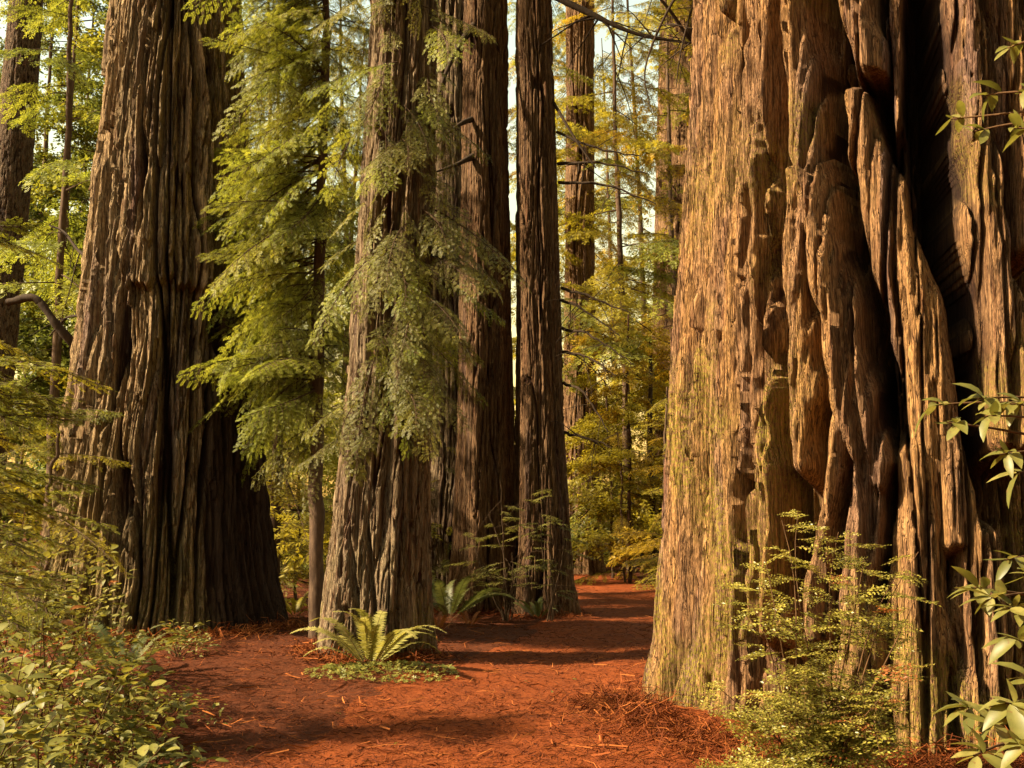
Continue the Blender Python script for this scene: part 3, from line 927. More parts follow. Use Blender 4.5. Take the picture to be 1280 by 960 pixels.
def limb(tree, pts, r0, r1, mat='limb', name='branch', sides=8, jit=0.0, twigs=0, seed=0):
    """bare branch through world points, smoothed"""
    p = np.array([list(q_) for q_ in pts], float)
    n = 6 * (len(p) - 1) + 1
    tt = np.linspace(0, len(p) - 1, n)
    # Catmull-Rom
    pp = np.vstack([2 * p[0] - p[1], p, 2 * p[-1] - p[-2]])
    out = []
    for t in tt:
        k = min(int(t), len(p) - 2)
        f = t - k
        a, b, c, d = pp[k], pp[k + 1], pp[k + 2], pp[k + 3]
        out.append(0.5 * (2 * b + (c - a) * f + (2 * a - 5 * b + 4 * c - d) * f * f + (3 * b - a - 3 * c + d) * f ** 3))
    out = np.array(out)
    rg = np.random.default_rng(seed + 5)
    if jit:
        out[1:-1] += rg.normal(0, jit, out[1:-1].shape)
    rad = np.linspace(r0, r1, n) * (1 + rg.uniform(-0.12, 0.12, n))
    mb = MB()
    loc = np.array(tree.location)
    mb.tube(out - loc, rad, sides)
    for k in range(twigs):
        i0 = rg.integers(n // 4, n - 1)
        d = norm(rg.normal(size=3) * np.array([1, 0.5, 0.8]) + np.array([0, 0, -0.3]))
        l = rg.uniform(0.3, 0.9) * (r0 / 0.02) ** 0.3
        u = np.linspace(0, 1, 5)[:, None]
        mb.tube(out[i0] - loc + d * l * u + np.array([0, 0, -0.25]) * l * u ** 2 + rg.normal(0, 0.02, (5, 3)) * u, rad[i0] * 0.45 * (1 - 0.8 * u[:, 0]), 4)
    return link(name, mb.mesh(name, [M[mat]]), tree)


# ------------------------------------------------------------------ young conifer with feathery sprays (x 385..410)
TH_ = [(395, 815), (396, 640), (397, 480), (400, 330), (404, 180), (408, 60), (412, -60)]
pth = [at(px, py, 13.0) for px, py in TH_]
pth[0].z = float(ground_z(pth[0].x, 13.0)) - 0.1
tree_h = thing('young_conifer', 'thin young conifer with feathery bright green sprays beside the slim grey redwood', 'tree', (pth[0].x, 13.0, pth[0].z + 0.1))
limb(tree_h, pth + [pth[-1] + Vector((0.1, 0, 4))], 0.095, 0.03, 'thin', 'trunk', 12, 0.012, seed=2)
r_ = random.Random(5)


def trunk_at(path, z):
    return Vector((np.interp(z, [p.z for p in path], [p.x for p in path]), np.interp(z, [p.z for p in path], [p.y for p in path]), z))


for k in range(225):
    z = 3.0 + 6.4 * (k / 225) + r_.uniform(-0.1, 0.1)
    az = r_.choice([r_.uniform(R(140), R(260)), r_.uniform(R(150), R(235)), r_.uniform(R(-120), R(80))])
    sc = r_.uniform(0.75, 1.15) * (0.72 if abs((az % (2 * math.pi)) - math.pi) > 1.5 else 1.0)
    put_bough(tree_h, r_.choice(NEAR + HANG[2:]), trunk_at(pth, z), az, r_.uniform(-0.75, 0.2), sc, M['n_green'] if r_.random() < 0.75 else M['n_hem'], r_.uniform(-0.8, 0.8))
for k in range(8):
    z = r_.uniform(2.2, 3.4)
    put_bough(tree_h, r_.choice(HANG), trunk_at(pth, z), r_.uniform(R(120), R(300)), r_.uniform(-0.6, -0.1), r_.uniform(0.5, 0.8), M['n_olive'], r_.uniform(-0.4, 0.4))

# sprays growing from the slim redwood
for k in range(80):
    px = r_.choice([r_.uniform(440, 545), r_.uniform(470, 545)])
    py = r_.choice([r_.uniform(120, 320), r_.uniform(280, 520), r_.uniform(-40, 200)])
    th, z = TC.point(px, py)
    rr = float(TC.rad(z)) * 0.93
    p = (float(TC.axis(z)) + rr * math.cos(th), TC.d + rr * math.sin(th), z)
    put_bough(tree_c, r_.choice(NEAR + FLAT), p, th + r_.uniform(-0.9, 0.9), r_.uniform(-1.2, -0.3), r_.uniform(0.45, 0.85), M['n_olive'] if r_.random() < 0.75 else M['n_green'], r_.uniform(-0.4, 0.4))
for px, py, az, sc in ((545, 285, -40, 1.0), (548, 260, -25, 1.05), (540, 320, -55, 0.9), (545, 300, -20, 0.85), (440, 500, 200, 0.7), (436, 540, 215, 0.6), (470, 540, 250, 0.55), (540, 480, -50, .6)):
    th, z = TC.point(px, py)
    rr = float(TC.rad(z)) * 0.9
    p = (float(TC.axis(z)) + rr * math.cos(th), TC.d + rr * math.sin(th), z)
    put_bough(tree_c, r_.choice(NEAR), p, R(az), -0.45, sc * 0.8, M['n_olive'], r_.uniform(-0.3, 0.3))

# limbs on the pair
limb(tree_e, [at(602, 22, 17.55), at(583, 44, 17.2), at(570, 64, 16.9), at(556, 95, 16.7), at(547, 125, 16.6)], 0.075, 0.018, 'limb', seed=1)
limb(tree_e, [at(604, 146, 17.55), at(584, 151, 17.2), at(568, 160, 16.9), at(548, 178, 16.7)], 0.06, 0.012, 'limb', seed=2)
limb(tree_e, [at(604, 192, 17.55), at(586, 198, 17.2), at(572, 205, 16.9), at(542, 216, 16.7)], 0.075, 0.012, 'limb', seed=3)
limb(tree_f, [at(686, -8, 17.3), at(740, 18, 17.0), at(795, 42, 16.8), at(862, 54, 16.6)], 0.06, 0.02, 'limb', seed=4, twigs=14)
limb(tree_f, [at(690, 125, 17.3), at(720, 175, 17.0), at(745, 210, 16.9)], 0.03, 0.012, 'limb', seed=5, twigs=4)
for k, (a, b, c) in enumerate((((696, 165), (745, 185), (800, 195)), ((697, 205), (750, 203), (812, 218)), ((698, 228), (760, 232), (820, 255)), ((700, 375), (730, 388), (775, 420)), ((702, 360), (740, 372), (790, 392)),
                               ((702, 440), (735, 446), (770, 470)), ((704, 478), (730, 492), (760, 540)), ((702, 410), (740, 420), (790, 455)), ((704, 540), (735, 548), (765, 560)))):
    limb(tree_f, [at(*a, 17.3), at(*b, 17.0), at(*c, 16.8)], 0.028, 0.009, 'limb', seed=10 + k, sides=6, jit=0.01, twigs=5)
# dead crooked limb and stubs on the giant
limb(tree_a, [at(112, 448, 14.0), at(94, 432, 13.9), at(70, 405, 13.8), at(52, 380, 13.8), at(38, 372, 13.8), at(10, 378, 13.9)], 0.055, 0.05, 'limb', seed=30)
limb(tree_a, [at(118, 400, 14.0), at(100, 395, 14.2), at(82, 398, 14.4), at(62, 420, 14.6)], 0.025, 0.01, 'limb', seed=31, twigs=4)
limb(tree_a, [at(126, 330, 14.0), at(100, 315, 14.3), at(80, 290, 14.6), at(62, 282, 14.8)], 0.028, 0.012, 'limb', seed=32, twigs=5)
# drooping bare branches high on the fluted giant
limb(tree_b, [at(880, 60, 9.6), at(862, 48, 9.5), at(835, 10, 9.4), at(800, -30, 9.3)], 0.022, 0.01, 'limb', seed=40, twigs=6)
limb(tree_b, [at(884, -30, 9.6), at(850, -10, 9.4), at(822, 40, 9.3), at(806, 90, 9.3), at(812, 130, 9.3)], 0.016, 0.005, 'limb', seed=41, twigs=8)
limb(tree_b, [at(884, -50, 9.6), at(862, 20, 9.4), at(850, 70, 9.3), at(845, 110, 9.3)], 0.013, 0.004, 'limb', seed=42, twigs=7)


# ------------------------------------------------------------------ background trees
def bg_tree(name, label, group, x, y, h, n, meshes, mats, spread=1.0, z0=1.2, trunk_r=0.10, seed=0, bark='thin', pitch=(-0.35, 0.1)):
    rg = random.Random(seed)
    gz = float(ground_z(x, y))
    t = thing(name, label, 'tree', (x, y, gz), group)
    lean = rg.uniform(-0.04, 0.04)
    path = [Vector((x + lean * z + 0.05 * rg.uniform(-1, 1), y, gz + z)) for z in np.linspace(-0.15, h, 7)]
    limb(t, path, trunk_r, 0.02, bark, 'trunk', 8, 0.01, seed=seed)
    for k in range(n):
        f = (k + rg.random()) / n
        z = z0 + (h - z0) * f
        s = spread * rg.uniform(0.7, 1.2) * (1.1 - 0.55 * f)
        put_bough(t, rg.choice(meshes), trunk_at(path, gz + z), rg.uniform(0, 2 * math.pi), rg.uniform(*pitch), s, rg.choice(mats), rg.uniform(-0.4, 0.4))
    return t


BGC = [  # px at the base, distance, height, boughs, kind, label
    (347, 18, 12, 44, 0, 'slender green conifer in the gap between the shaggy giant and the thin young conifer'),
    (300, 27, 9, 30, 0, 'green conifer half hidden behind the blackened flank of the shaggy giant'),
    (420, 30, 15, 40, 0, 'green conifer showing between the thin young conifer and the slim grey redwood'),
    (440, 38, 24, 40, 0, 'tall green conifer far behind the slim grey redwood with hanging sprays'),
    (340, 36, 23, 40, 0, 'tall green conifer far beyond the gap beside the blackened flank'),
    (390, 48, 18, 34, 0, 'small far green conifer straight beyond the thin young conifer'),
    (520, 50, 22, 34, 0, 'far green conifer mostly hidden by the slim grey and the shadowed redwood'),
    (60, 27, 18, 40, 2, 'dark leafy broadleaf tree behind the crooked dead limb'),
    (150, 31, 19, 40, 2, 'leafy broadleaf tree mostly hidden behind the shaggy giant'),
    (-20, 28, 17, 36, 2, 'leafy broadleaf tree just behind the leaning fir'),
    (110, 30, 15, 36, 2, 'shorter broadleaf tree tucked against the edge of the shaggy giant'),
    (20, 33, 22, 40, 2, 'tall broadleaf tree far behind the leaning fir'),
    (80, 42, 26, 38, 2, 'very tall broadleaf tree far beyond the crooked dead limb'),
    (735, 32, 20, 56, 1, 'yellow green conifer right behind the distant redwood at the path bend'),
    (790, 27, 17, 54, 1, 'bright golden conifer behind the pale stemmed young tree'),
    (850, 29, 18, 50, 1, 'golden conifer in front of the pale orange redwood, brushing the fluted giant'),
    (820, 39, 24, 42, 1, 'tall golden conifer rising behind the pale orange redwood'),
    (690, 36, 22, 42, 1, 'yellow green conifer showing behind the dark slender redwood'),
    (600, 34, 16, 32, 1, 'yellow green conifer showing between the paired red brown trunks'),
    (775, 52, 24, 34, 1, 'far golden conifer beyond all others at the path bend'),
]
KIND = [
    ('conifer_tree', 'green conifers behind the grove', FAR, [M['n_green'], M['n_hem'], M['n_yellow']]),
    ('conifer_tree', 'golden conifers behind the path bend', FAR, [M['n_yellow'], M['n_yellow'], M['n_gold'], M['n_hem']]),
    ('broadleaf_tree', 'broadleaf trees behind the leaning fir', BROAD, [M['l_dark'], M['l_dark'], M['n_hem']]),
]
for k, (px, d, h, n, kd, lb) in enumerate(BGC):
    nm, gp, ms, mt = KIND[kd]
    bg_tree(nm, lb, gp, at(px, 640, d).x, d, h, n, ms, mt, 1.0 + 0.012 * d, 1.0, 0.05 + 0.0025 * d, 300 + k)

# unseen conifers behind and beside the viewpoint, added to block sky fill
for k, (x, y, h) in enumerate(((-5.5, -9, 24), (-1.0, -11, 26), (3.5, -8, 24), (8, -8, 26), (10.5, -1, 24), (11.5, 6, 26), (12, 13, 26), (1.5, -18, 28), (-7, -18, 28))):
    bg_tree('conifer_tree', 'tall unseen conifer added to block sky light on the grove', 'unseen conifers added to block sky light', x, y, h, 50, FAR, [M['n_green'], M['n_olive']], 1.7, 1.5, 0.3, 1300 + k, 'limb')

# saplings with boughs to the ground
SAP = [
    (345, 18.5, 3.0, 'bushy yellow sapling in the gap beside the blackened flank'), (372, 20, 4.0, 'taller yellow sapling just behind the thin young conifer'),
    (360, 24, 3.5, 'far yellow sapling beyond the gap beside the thin young conifer'), (318, 19.5, 2.2, 'small sapling peeping out behind the blackened flank'),
    (552, 18.8, 2.8, 'olive sapling between the slim grey redwood and the red brown pair'), (780, 24.5, 3.4, 'golden sapling at the foot of the pale stemmed young tree'),
    (830, 23, 4.2, 'tall golden sapling beside the thin dark snag'), (855, 21, 3.2, 'golden sapling against the edge of the fluted giant'),
    (800, 30, 3.0, 'far golden sapling behind the thin dark snag'),
    (20, 15, 3.0, 'sapling at the back of the thicket under the leaning fir'), (60, 12.5, 2.6, 'sapling in the thicket beside the shaggy giant'),
    (-30, 13, 3.2, 'sapling at the outer edge of the thicket under the leaning fir'), (110, 17, 2.5, 'small sapling behind the foot of the shaggy giant'),
    (845, 26, 3.0, 'golden sapling under the pale orange redwood'),
]
for k, (px, d, h, lb) in enumerate(SAP):
    bg_tree('conifer_sapling', lb, 'understory conifer saplings', at(px, 640, d).x, d, h, 26, NEAR + FLAT,
            [M['n_yellow'], M['n_hem'], M['n_olive']] if px < 600 else [M['n_yellow'], M['n_gold']], 0.95, 0.15, 0.03, 500 + k, pitch=(-0.3, 0.25))
print('trunks and boughs done')

# crowns of the tall redwoods, high over the frame
def crown(tree, T, n, z0, z1, spread, seed, mats):
    rg = random.Random(seed)
    for k in range(n):
        z = z0 + (z1 - z0) * (k + rg.random()) / n
        put_bough(tree, rg.choice(FAR), (float(T.axis(z)), T.d, z), rg.uniform(0, 2 * math.pi), rg.uniform(-0.3, 0.15), spread * rg.uniform(0.7, 1.2), rg.choice(mats), rg.uniform(-0.4, 0.4), 'bough')


for k, (tr, T, n, z0, sp) in enumerate(((tree_a, TA, 50, 18, 2.2), (tree_b, TB, 70, 14, 2.6), (tree_c, TC, 30, 18, 1.8), (tree_e, TE, 24, 19, 1.8), (tree_f, TF, 24, 19, 1.8))):
    crown(tr, T, n, z0, 31, sp, 700 + k, [M['n_green'], M['n_olive']])


# ------------------------------------------------------------------ leaves, shrubs and ferns
def leaf_mesh(name, l, w, fold=0.25, curl=0.15, mat=None, st=(0.0, 0.12, 0.32, 0.58, 0.82, 1.0), prof=(0.0, 0.55, 0.95, 1.0, 0.6, 0.0), var=0.5):
    mb = MB()
    v, rows, vv = [], [], []
    for t, p in zip(st, prof):
        vv += [var + 0.15] if p == 0 else [var, var + 0.2, var - 0.05]
        z = -curl * l * t * t
        if p == 0:
            rows.append([len(v)]); v.append((t * l, 0, z))
        else:
            rows.append([len(v), len(v) + 1, len(v) + 2])
            v += [(t * l, -w / 2 * p, z + fold * w / 2 * p), (t * l, 0, z), (t * l, w / 2 * p, z + fold * w / 2 * p)]
    tr = []
    for a, b in zip(rows[:-1], rows[1:]):
        if len(a) == 1 and len(b) == 3:
            tr += [(a[0], b[1], b[0]), (a[0], b[2], b[1])]
        elif len(a) == 3 and len(b) == 3:
            tr += [(a[0], a[1], b[1]), (a[0], b[1], b[0]), (a[1], a[2], b[2]), (a[1], b[2], b[1])]
        else:
            tr += [(a[0], a[1], b[0]), (a[1], a[2], b[0])]
    mb.add(v, tr, None, 0, np.clip(vv, 0, 1))
    return mb.mesh(name, [mat], smooth=True)


def frame_rot(d, up):
    d = Vector(d).normalized()
    y = Vector(up).cross(d)
    if y.length < 1e-4:
        y = Vector((0, 1, 0))
    y.normalize()
    z = d.cross(y)
    return Matrix((d, y, z)).transposed().to_euler()


BUSH_LEAF = [leaf_mesh('shrub_leaf', l, w, f, c, M['l_bush'], var=v) for l, w, f, c, v in ((0.055, 0.030, 0.25, 0.15, 0.5), (0.065, 0.030, 0.35, 0.25, 0.2), (0.045, 0.027, 0.15, 0.05, 0.8))]
DEAD_LEAF = leaf_mesh('dead_leaf', 0.07, 0.03, 0.5, 0.35, M['l_dead'])


def curve_pts(a, b, sag, n=9, wob=0.02, rg=rnd):
    """stem from a to b, bulging upward by sag"""
    a, b = Vector(a), Vector(b)
    side = Vector((rg.uniform(-1, 1), rg.uniform(-1, 1), 0)) * wob
    return [a.lerp(b, t) + Vector((0, 0, sag * 4 * t * (1 - t))) + side * math.sin(t * 6) for t in np.linspace(0, 1, n)]


def shrub(label, px, d, h, n_stem, n_leaf, spread, seed, group=None, leaves=None, mat=None, stem_mat='redtwig', name='leafy_shrub', lscale=1.0, dead=0.03, fill=900):
    rg = random.Random(seed)
    x = at(px, 640, d).x
    gz = float(ground_z(x, d))
    t = thing(name, label, 'shrub', (x, d, gz), group)
    for k in range(n_stem):
        a = rg.uniform(0, 2 * math.pi)
        rr = spread * math.sqrt(rg.random())
        hh = h * rg.uniform(0.6, 1.25) * (1 - 0.35 * rr / max(spread, 0.01))
        pts = curve_pts((rg.uniform(-.05, .05), rg.uniform(-.05, .05), -0.03), (rr * math.cos(a), rr * math.sin(a), hh), 0.12 * h, 8, 0.04, rg)
        mb = MB()
        mb.tube([tuple(p) for p in pts], np.linspace(0.006, 0.0018, len(pts)), 5)
        st = link('stem', mb.mesh('stem', [M[stem_mat]]), t)
        for q_ in range(n_leaf):
            f = 0.25 + 0.75 * (q_ + rg.random()) / n_leaf
            i0 = min(int(f * (len(pts) - 1)), len(pts) - 2)
            fr = f * (len(pts) - 1) - i0
            p = pts[i0].lerp(pts[i0 + 1], fr)
            tg = (pts[i0 + 1] - pts[i0]).normalized()
            aa = rg.uniform(0, 2 * math.pi)
            off = Vector((math.cos(aa), math.sin(aa), rg.uniform(-0.2, 0.35)))
            # short side twigs carry the leaves away from the stem
            p = p + off * rg.uniform(0.0, 0.11) * (0.5 + h)
            dr = (off + tg * 0.5 + Vector((0, 0, -0.1))).normalized()
            up = Vector((rg.uniform(-.5, .5), rg.uniform(-.5, .5), 1))
            dl = rg.random() < dead
            o_ = link('leaf', DEAD_LEAF if dl else rg.choice(leaves or BUSH_LEAF), st, p, frame_rot(dr, up), rg.uniform(0.75, 1.45) * lscale)
            if mat is not None and not dl:
                o_.material_slots[0].link = 'OBJECT'
                o_.material_slots[0].material = mat
    if fill:
        N = fill
        g = np.random.default_rng(seed)
        a = g.uniform(0, 2 * math.pi, N)
        rr = spread * 1.15 * np.sqrt(g.random(N))
        top = 0.86 * h * (1.0 - 0.45 * (rr / spread) ** 2) * (0.85 + 0.3 * pn(np.cos(a) * 3, np.sin(a) * 3, rr * 6, seed % 50))
        z = top * (0.12 + 0.9 * g.random(N) ** 0.7)
        c = np.stack([rr * np.cos(a), rr * np.sin(a), np.maximum(z, 0.02)], -1)
        # leaves gather on small twigs
        c = c + 0.03 * np.stack([pn(c[:, 0] * 9, c[:, 1] * 9, c[:, 2] * 9, 60 + q_) for q_ in range(3)], -1) * 2
        ld = norm(np.stack([np.cos(a), np.sin(a), 0 * a], -1) * 0.5 + g.normal(size=(N, 3)) * np.array([1, 1, 0.5]))
        up = norm(np.array([0, -0.15, 1.0]) + 0.45 * g.normal(size=(N, 3)))
        sd = norm(np.cross(up, ld))
        ll = 0.052 * lscale * g.uniform(0.35, 1.3, (N, 1)); lw = ll * 0.5
        up = norm(np.cross(ld, sd))
        v = np.stack([c, c + ld * ll * .4 + sd * lw * .5 + up * lw * .1, c + ld * ll - up * ll * .12, c + ld * ll * .4 - sd * lw * .5 + up * lw * .1, c + ld * ll * .45], 1).reshape(-1, 3)
        k5 = np.arange(N) * 5
        tr = np.concatenate([np.stack([k5 + p_, k5 + q_, k5 + 4], -1) for p_, q_ in ((0, 1), (1, 2), (2, 3), (3, 0))])
        me = mesh_from('foliage', v, tr, [mat or M['l_bush']], None, {'var': np.repeat(np.clip(g.normal(0.45, 0.28, N), 0, 1), 5)}, False)
        f_ = link('foliage', me, t)
        f_['kind'] = 'stuff'
    return t


GB = 'olive shrubs of the thicket'
for k, (px, d, h, ns, nl, sp, lb) in enumerate((
        (50, 4.9, 0.85, 9, 20, 0.42, 'dense olive shrub in the middle of the thicket front'),
        (150, 5.2, 0.58, 8, 18, 0.40, 'low olive shrub on the path side of the thicket front'),
        (5, 5.6, 1.15, 9, 20, 0.45, 'tall olive shrub under the hanging hemlock sprays'),
        (110, 6.3, 0.95, 9, 20, 0.45, 'rounded olive shrub in the heart of the thicket'),
        (185, 6.2, 0.46, 8, 16, 0.35, 'small olive shrub reaching out over the needle litter'),
        (-30, 4.6, 1.0, 8, 20, 0.4, 'leafy olive shrub at the outer end of the thicket front'),
        (60, 7.3, 1.2, 9, 20, 0.5, 'tall olive shrub behind the heart of the thicket'),
        (150, 7.8, 0.75, 8, 18, 0.45, 'olive shrub between the thicket and the shaggy giant'),
        (10, 8.5, 1.6, 9, 20, 0.5, 'tallest olive shrub at the back of the thicket'),
        (90, 9.5, 1.3, 8, 18, 0.5, 'olive shrub against the base of the shaggy giant'))):
    shrub(lb, px, d, h, ns, nl, sp, 800 + k, GB, lscale=1.4, fill=480)
shrub('low pale leaved shrub against the blackened flank of the shaggy giant', 228, 11.4, 0.40, 10, 16, 0.34, 830, None, None, M['l_rhodo'], lscale=0.95, fill=350)
shrub('small sparse shrub trailing over the needle litter beside the thicket', 205, 8.3, 0.30, 7, 12, 0.45, 831, None, None, M['l_bush'], lscale=1.0, fill=160)
shrub('low green seedling sprawling on the litter in front of the thicket', 185, 5.9, 0.24, 8, 14, 0.42, 832, None, None, M['l_bush'], lscale=0.9, fill=260)

# ---- rhododendron leaning in beside the fluted giant
RH_LEAF = [leaf_mesh('rhododendron_leaf', l, w, f, c, M['l_rhodo'], var=v) for l, w, f, c, v in ((0.095, 0.034, 0.25, 0.2, 0.5), (0.11, 0.036, 0.3, 0.35, 0.15), (0.075, 0.032, 0.2, 0.1, 0.8), (0.09, 0.038, 0.45, 0.45, 0.3), (0.085, 0.028, 0.1, -0.1, 0.0))]
r_ = random.Random(21)
rx, ry = 1.95, 3.3
rho = thing('rhododendron', 'pale broad leaved rhododendron leaning in front of the fluted redwood', 'shrub', (rx, ry, float(ground_z(rx, ry))))
WH = [(1165, 507, 3.3, 6), (1185, 528, 3.25, 5), (1222, 498, 3.2, 6), (1236, 520, 3.15, 5), (1262, 505, 3.2, 7), (1248, 568, 3.1, 7), (1275, 590, 3.1, 5),
      (1186, 148, 3.6, 5), (1215, 165, 3.5, 6), (1232, 120, 3.5, 5), (1262, 60, 3.5, 6), (1268, 160, 3.4, 6), (1278, 110, 3.4, 5),
      (1216, 735, 3.0, 8), (1240, 748, 2.9, 7), (1262, 760, 2.85, 8), (1270, 800, 2.7, 7), (1282, 720, 2.9, 6), (1255, 700, 3.0, 5),
      (1205, 885, 2.8, 7), (1235, 905, 2.6, 8), (1262, 880, 2.55, 8), (1275, 935, 2.5, 8), (1222, 945, 2.6, 7), (1285, 850, 2.6, 6)]
limb(rho, [rho.location + Vector(q_) for q_ in ((0, 0, -0.05), (0.02, 0.01, 0.9), (-0.01, 0, 1.9), (0.02, 0, 3.0))], 0.022, 0.008, 'redtwig', 'main_stem', 8, 0.004, 0, 7)
for k, (px, py, d, n) in enumerate(WH):
    tip = at(px, py, d) - rho.location
    mb = MB()
    stp = curve_pts((rnd.uniform(-.03, .03), rnd.uniform(-.03, .03), max(tip.z - r_.uniform(0.02, 0.22), 0.05)), tip, 0.03, 10, 0.03, r_)
    mb.tube([tuple(p) for p in stp], np.linspace(0.008, 0.0025, 10), 6)
    st = link('stem', mb.mesh('stem', [M['redtwig']]), rho)
    tg = (stp[-1] - stp[-2]).normalized()
    for q_ in range(n):
        aa = 2 * math.pi * (q_ + r_.random() * 0.6) / n
        ax = tg.orthogonal().normalized()
        rad = (Quaternion(tg, aa) @ ax)
        dr = rad + tg * r_.uniform(0.1, 0.7)
        dr = Vector((dr.x, dr.y, 0.45 * dr.z + 0.08)).normalized()
        p = tip - tg * r_.uniform(0, 0.05)
        link('leaf', r_.choice(RH_LEAF), st, p, frame_rot(dr, Vector((r_.uniform(-.4, .4), r_.uniform(-.6, .2), 1))), r_.uniform(0.55, 1.05))


# ---- huckleberry in front of the fluted giant
def sprig_mesh(seed, L, n_side, ll, lw, mat):
    """flat spray: a twig with side twigs, small leaves in two ranks"""
    rg = np.random.default_rng(seed)
    mb = MB()
    axes = [(np.zeros(3), np.array([1.0, 0, 0]), L)]
    for k in range(n_side):
        t = 0.15 + 0.75 * k / n_side
        sd = 1 if k % 2 else -1
        axes.append((np.array([t * L, 0, -0.15 * L * t * t]), norm(np.array([0.8, sd * 0.75, rg.uniform(-.15, .2)])), L * (0.62 - 0.4 * t) * rg.uniform(0.8, 1.2)))
    for p0, d0, l0 in axes:
        s = np.linspace(0, 1, 5)
        path = p0 + d0 * (s * l0)[:, None] + np.array([0, 0, -0.15 * l0]) * (s ** 2)[:, None]
        mb.tube(path, 0.0018 * (1 - 0.7 * s), 3, 0)
        la = norm(np.cross([0, 0, 1.0], d0))
        n = max(int(l0 / (ll * 0.42)), 4)
        for k in range(n):
            t = 0.06 + 0.94 * k / n
            p = np.array([np.interp(t, s, path[:, q_]) for q_ in range(3)])
            side = 1 if k % 2 else -1
            d = norm(0.6 * d0 + la * side + np.array([0, 0, rg.uniform(-0.3, 0.25)]))
            up = norm(np.array([0, 0, 1.0]) + 0.4 * rg.normal(size=3))
            sd = norm(np.cross(up, d))
            l = ll * rg.uniform(0.75, 1.15) * (1 - 0.35 * t)
            w = lw * rg.uniform(0.8, 1.15) * (1 - 0.25 * t)
            v = [p, p + d * l * .4 + sd * w * .5 + up * w * .12, p + d * l, p + d * l * .4 - sd * w * .5 + up * w * .12, p + d * l * .5]
            mb.add(v, [(0, 1, 4), (1, 2, 4), (2, 3, 4), (3, 0, 4)], None, 1, rg.uniform(0, 1))
    return mb.mesh('sprig', [M['redtwig'], mat], smooth=False)


SPRIG = [sprig_mesh(900 + k, L, n, 0.042, 0.020, M['l_huck']) for k, (L, n) in enumerate(((0.40, 8), (0.34, 6), (0.46, 9), (0.28, 5)))]


def huckleberry(label, px, d, h, n_stem, n_sprig, spread, seed, tips=None, group=None, mat=None):
    rg = random.Random(seed)
    x = at(px, 640, d).x
    gz = float(ground_z(x, d))
    t = thing('huckleberry_bush', label, 'shrub', (x, d, gz), group)
    for k in range(n_stem):
        if tips and k < len(tips):
            tip = at(*tips[k]) - t.location
        else:
            a = rg.uniform(0, 2 * math.pi)
            rr = spread * math.sqrt(rg.random())
            tip = Vector((rr * math.cos(a), rr * math.sin(a) * 0.6, h * rg.uniform(0.35, 0.8) * (1 - 0.4 * rr / spread)))
        pts = curve_pts((rg.uniform(-.06, .06), rg.uniform(-.06, .06), -0.03), tip, 0.06, 9, 0.04, rg)
        mb = MB()
        mb.tube([tuple(p) for p in pts], np.linspace(0.007, 0.002, len(pts)), 5)
        st = link('stem', mb.mesh('stem', [M['redtwig']]), t)
        for q_ in range(n_sprig):
            f = 0.3 + 0.7 * (q_ + rg.random()) / n_sprig
            i0 = min(int(f * 8), 7)
            p = pts[i0].lerp(pts[i0 + 1], f * 8 - i0)
            az = rg.uniform(0, 2 * math.pi)
            pit = rg.uniform(-0.25, 0.45)
            dr = Vector((math.cos(az), math.sin(az), pit))
            o_ = link('sprig', rg.choice(SPRIG), st, p, frame_rot(dr, Vector((rg.uniform(-.3, .3), rg.uniform(-.5, .1), 1))), rg.uniform(0.55, 1.05) * (1.1 - 0.4 * f))
            if rg.random() < 0.05:
                o_.material_slots[1].link = 'OBJECT'
                o_.material_slots[1].material = M['l_dead']
    return t


huckleberry('feathery small leaved huckleberry bush against the fluted redwood', 1010, 6.2, 1.25, 20, 15, 0.5, 41,
            [(975, 650, 6.4), (1000, 640, 6.5), (955, 690, 6.3), (1050, 665, 6.4), (1150, 690, 6.2), (1125, 715, 6.2), (1145, 745, 6.1), (930, 740, 6.2), (900, 860, 6.1), (1080, 700, 6.3)])
huckleberry('low dense huckleberry bush sprawling under the rhododendron', 1090, 5.2, 0.62, 18, 14, 0.60, 42)
huckleberry('low huckleberry bush at the root flare beside the path edge', 965, 5.8, 0.5, 14, 12, 0.45, 43)


# ---- ferns
def frond_mesh(seed, L, n, wmax, mat):
    rg = np.random.default_rng(seed)
    mb = MB()
    s = np.linspace(0, 1, 12)
    path = np.stack([L * (0.55 * s + 0.15 * s ** 3), 0.03 * L * np.sin(3 * s), L * (1.0 * s - 0.55 * s ** 2.6)], -1)
    mb.tube(path, 0.004 * (1 - 0.8 * s), 4, 0)
    for k in range(n):
        t = 0.12 + 0.87 * k / n
        p = np.array([np.interp(t, s, path[:, q_]) for q_ in range(3)])
        tg = norm(np.array([np.interp(min(t + .05, 1), s, path[:, q_]) - np.interp(t - .05, s, path[:, q_]) for q_ in range(3)]))
        wl = wmax * (min((t - 0.05) / 0.2, 1)) * (1 - 0.85 * max(0, (t - 0.35) / 0.65) ** 1.3)
        for side in (-1, 1):
            d = norm(np.array([0, side, 0.0]) + 0.35 * tg + np.array([0, 0, rg.uniform(-.15, .1)]))
            w = L / n * 0.42
            v = [p - tg * w, p + d * wl * 0.4 - tg * w * 1.0, p + d * wl, p + d * wl * 0.4 + tg * w * 0.8, p + tg * w]
            mb.add(v, [(0, 1, 4), (1, 3, 4), (1, 2, 3)], None, 1, np.clip(0.5 + rg.uniform(-.3, .3) + 0.3 * (t - .5), 0, 1))
    return mb.mesh('frond', [M['redtwig'], mat], smooth=False)


FROND = [frond_mesh(950 + k, 1.0, 34, 0.11, M['fern']) for k in range(3)]


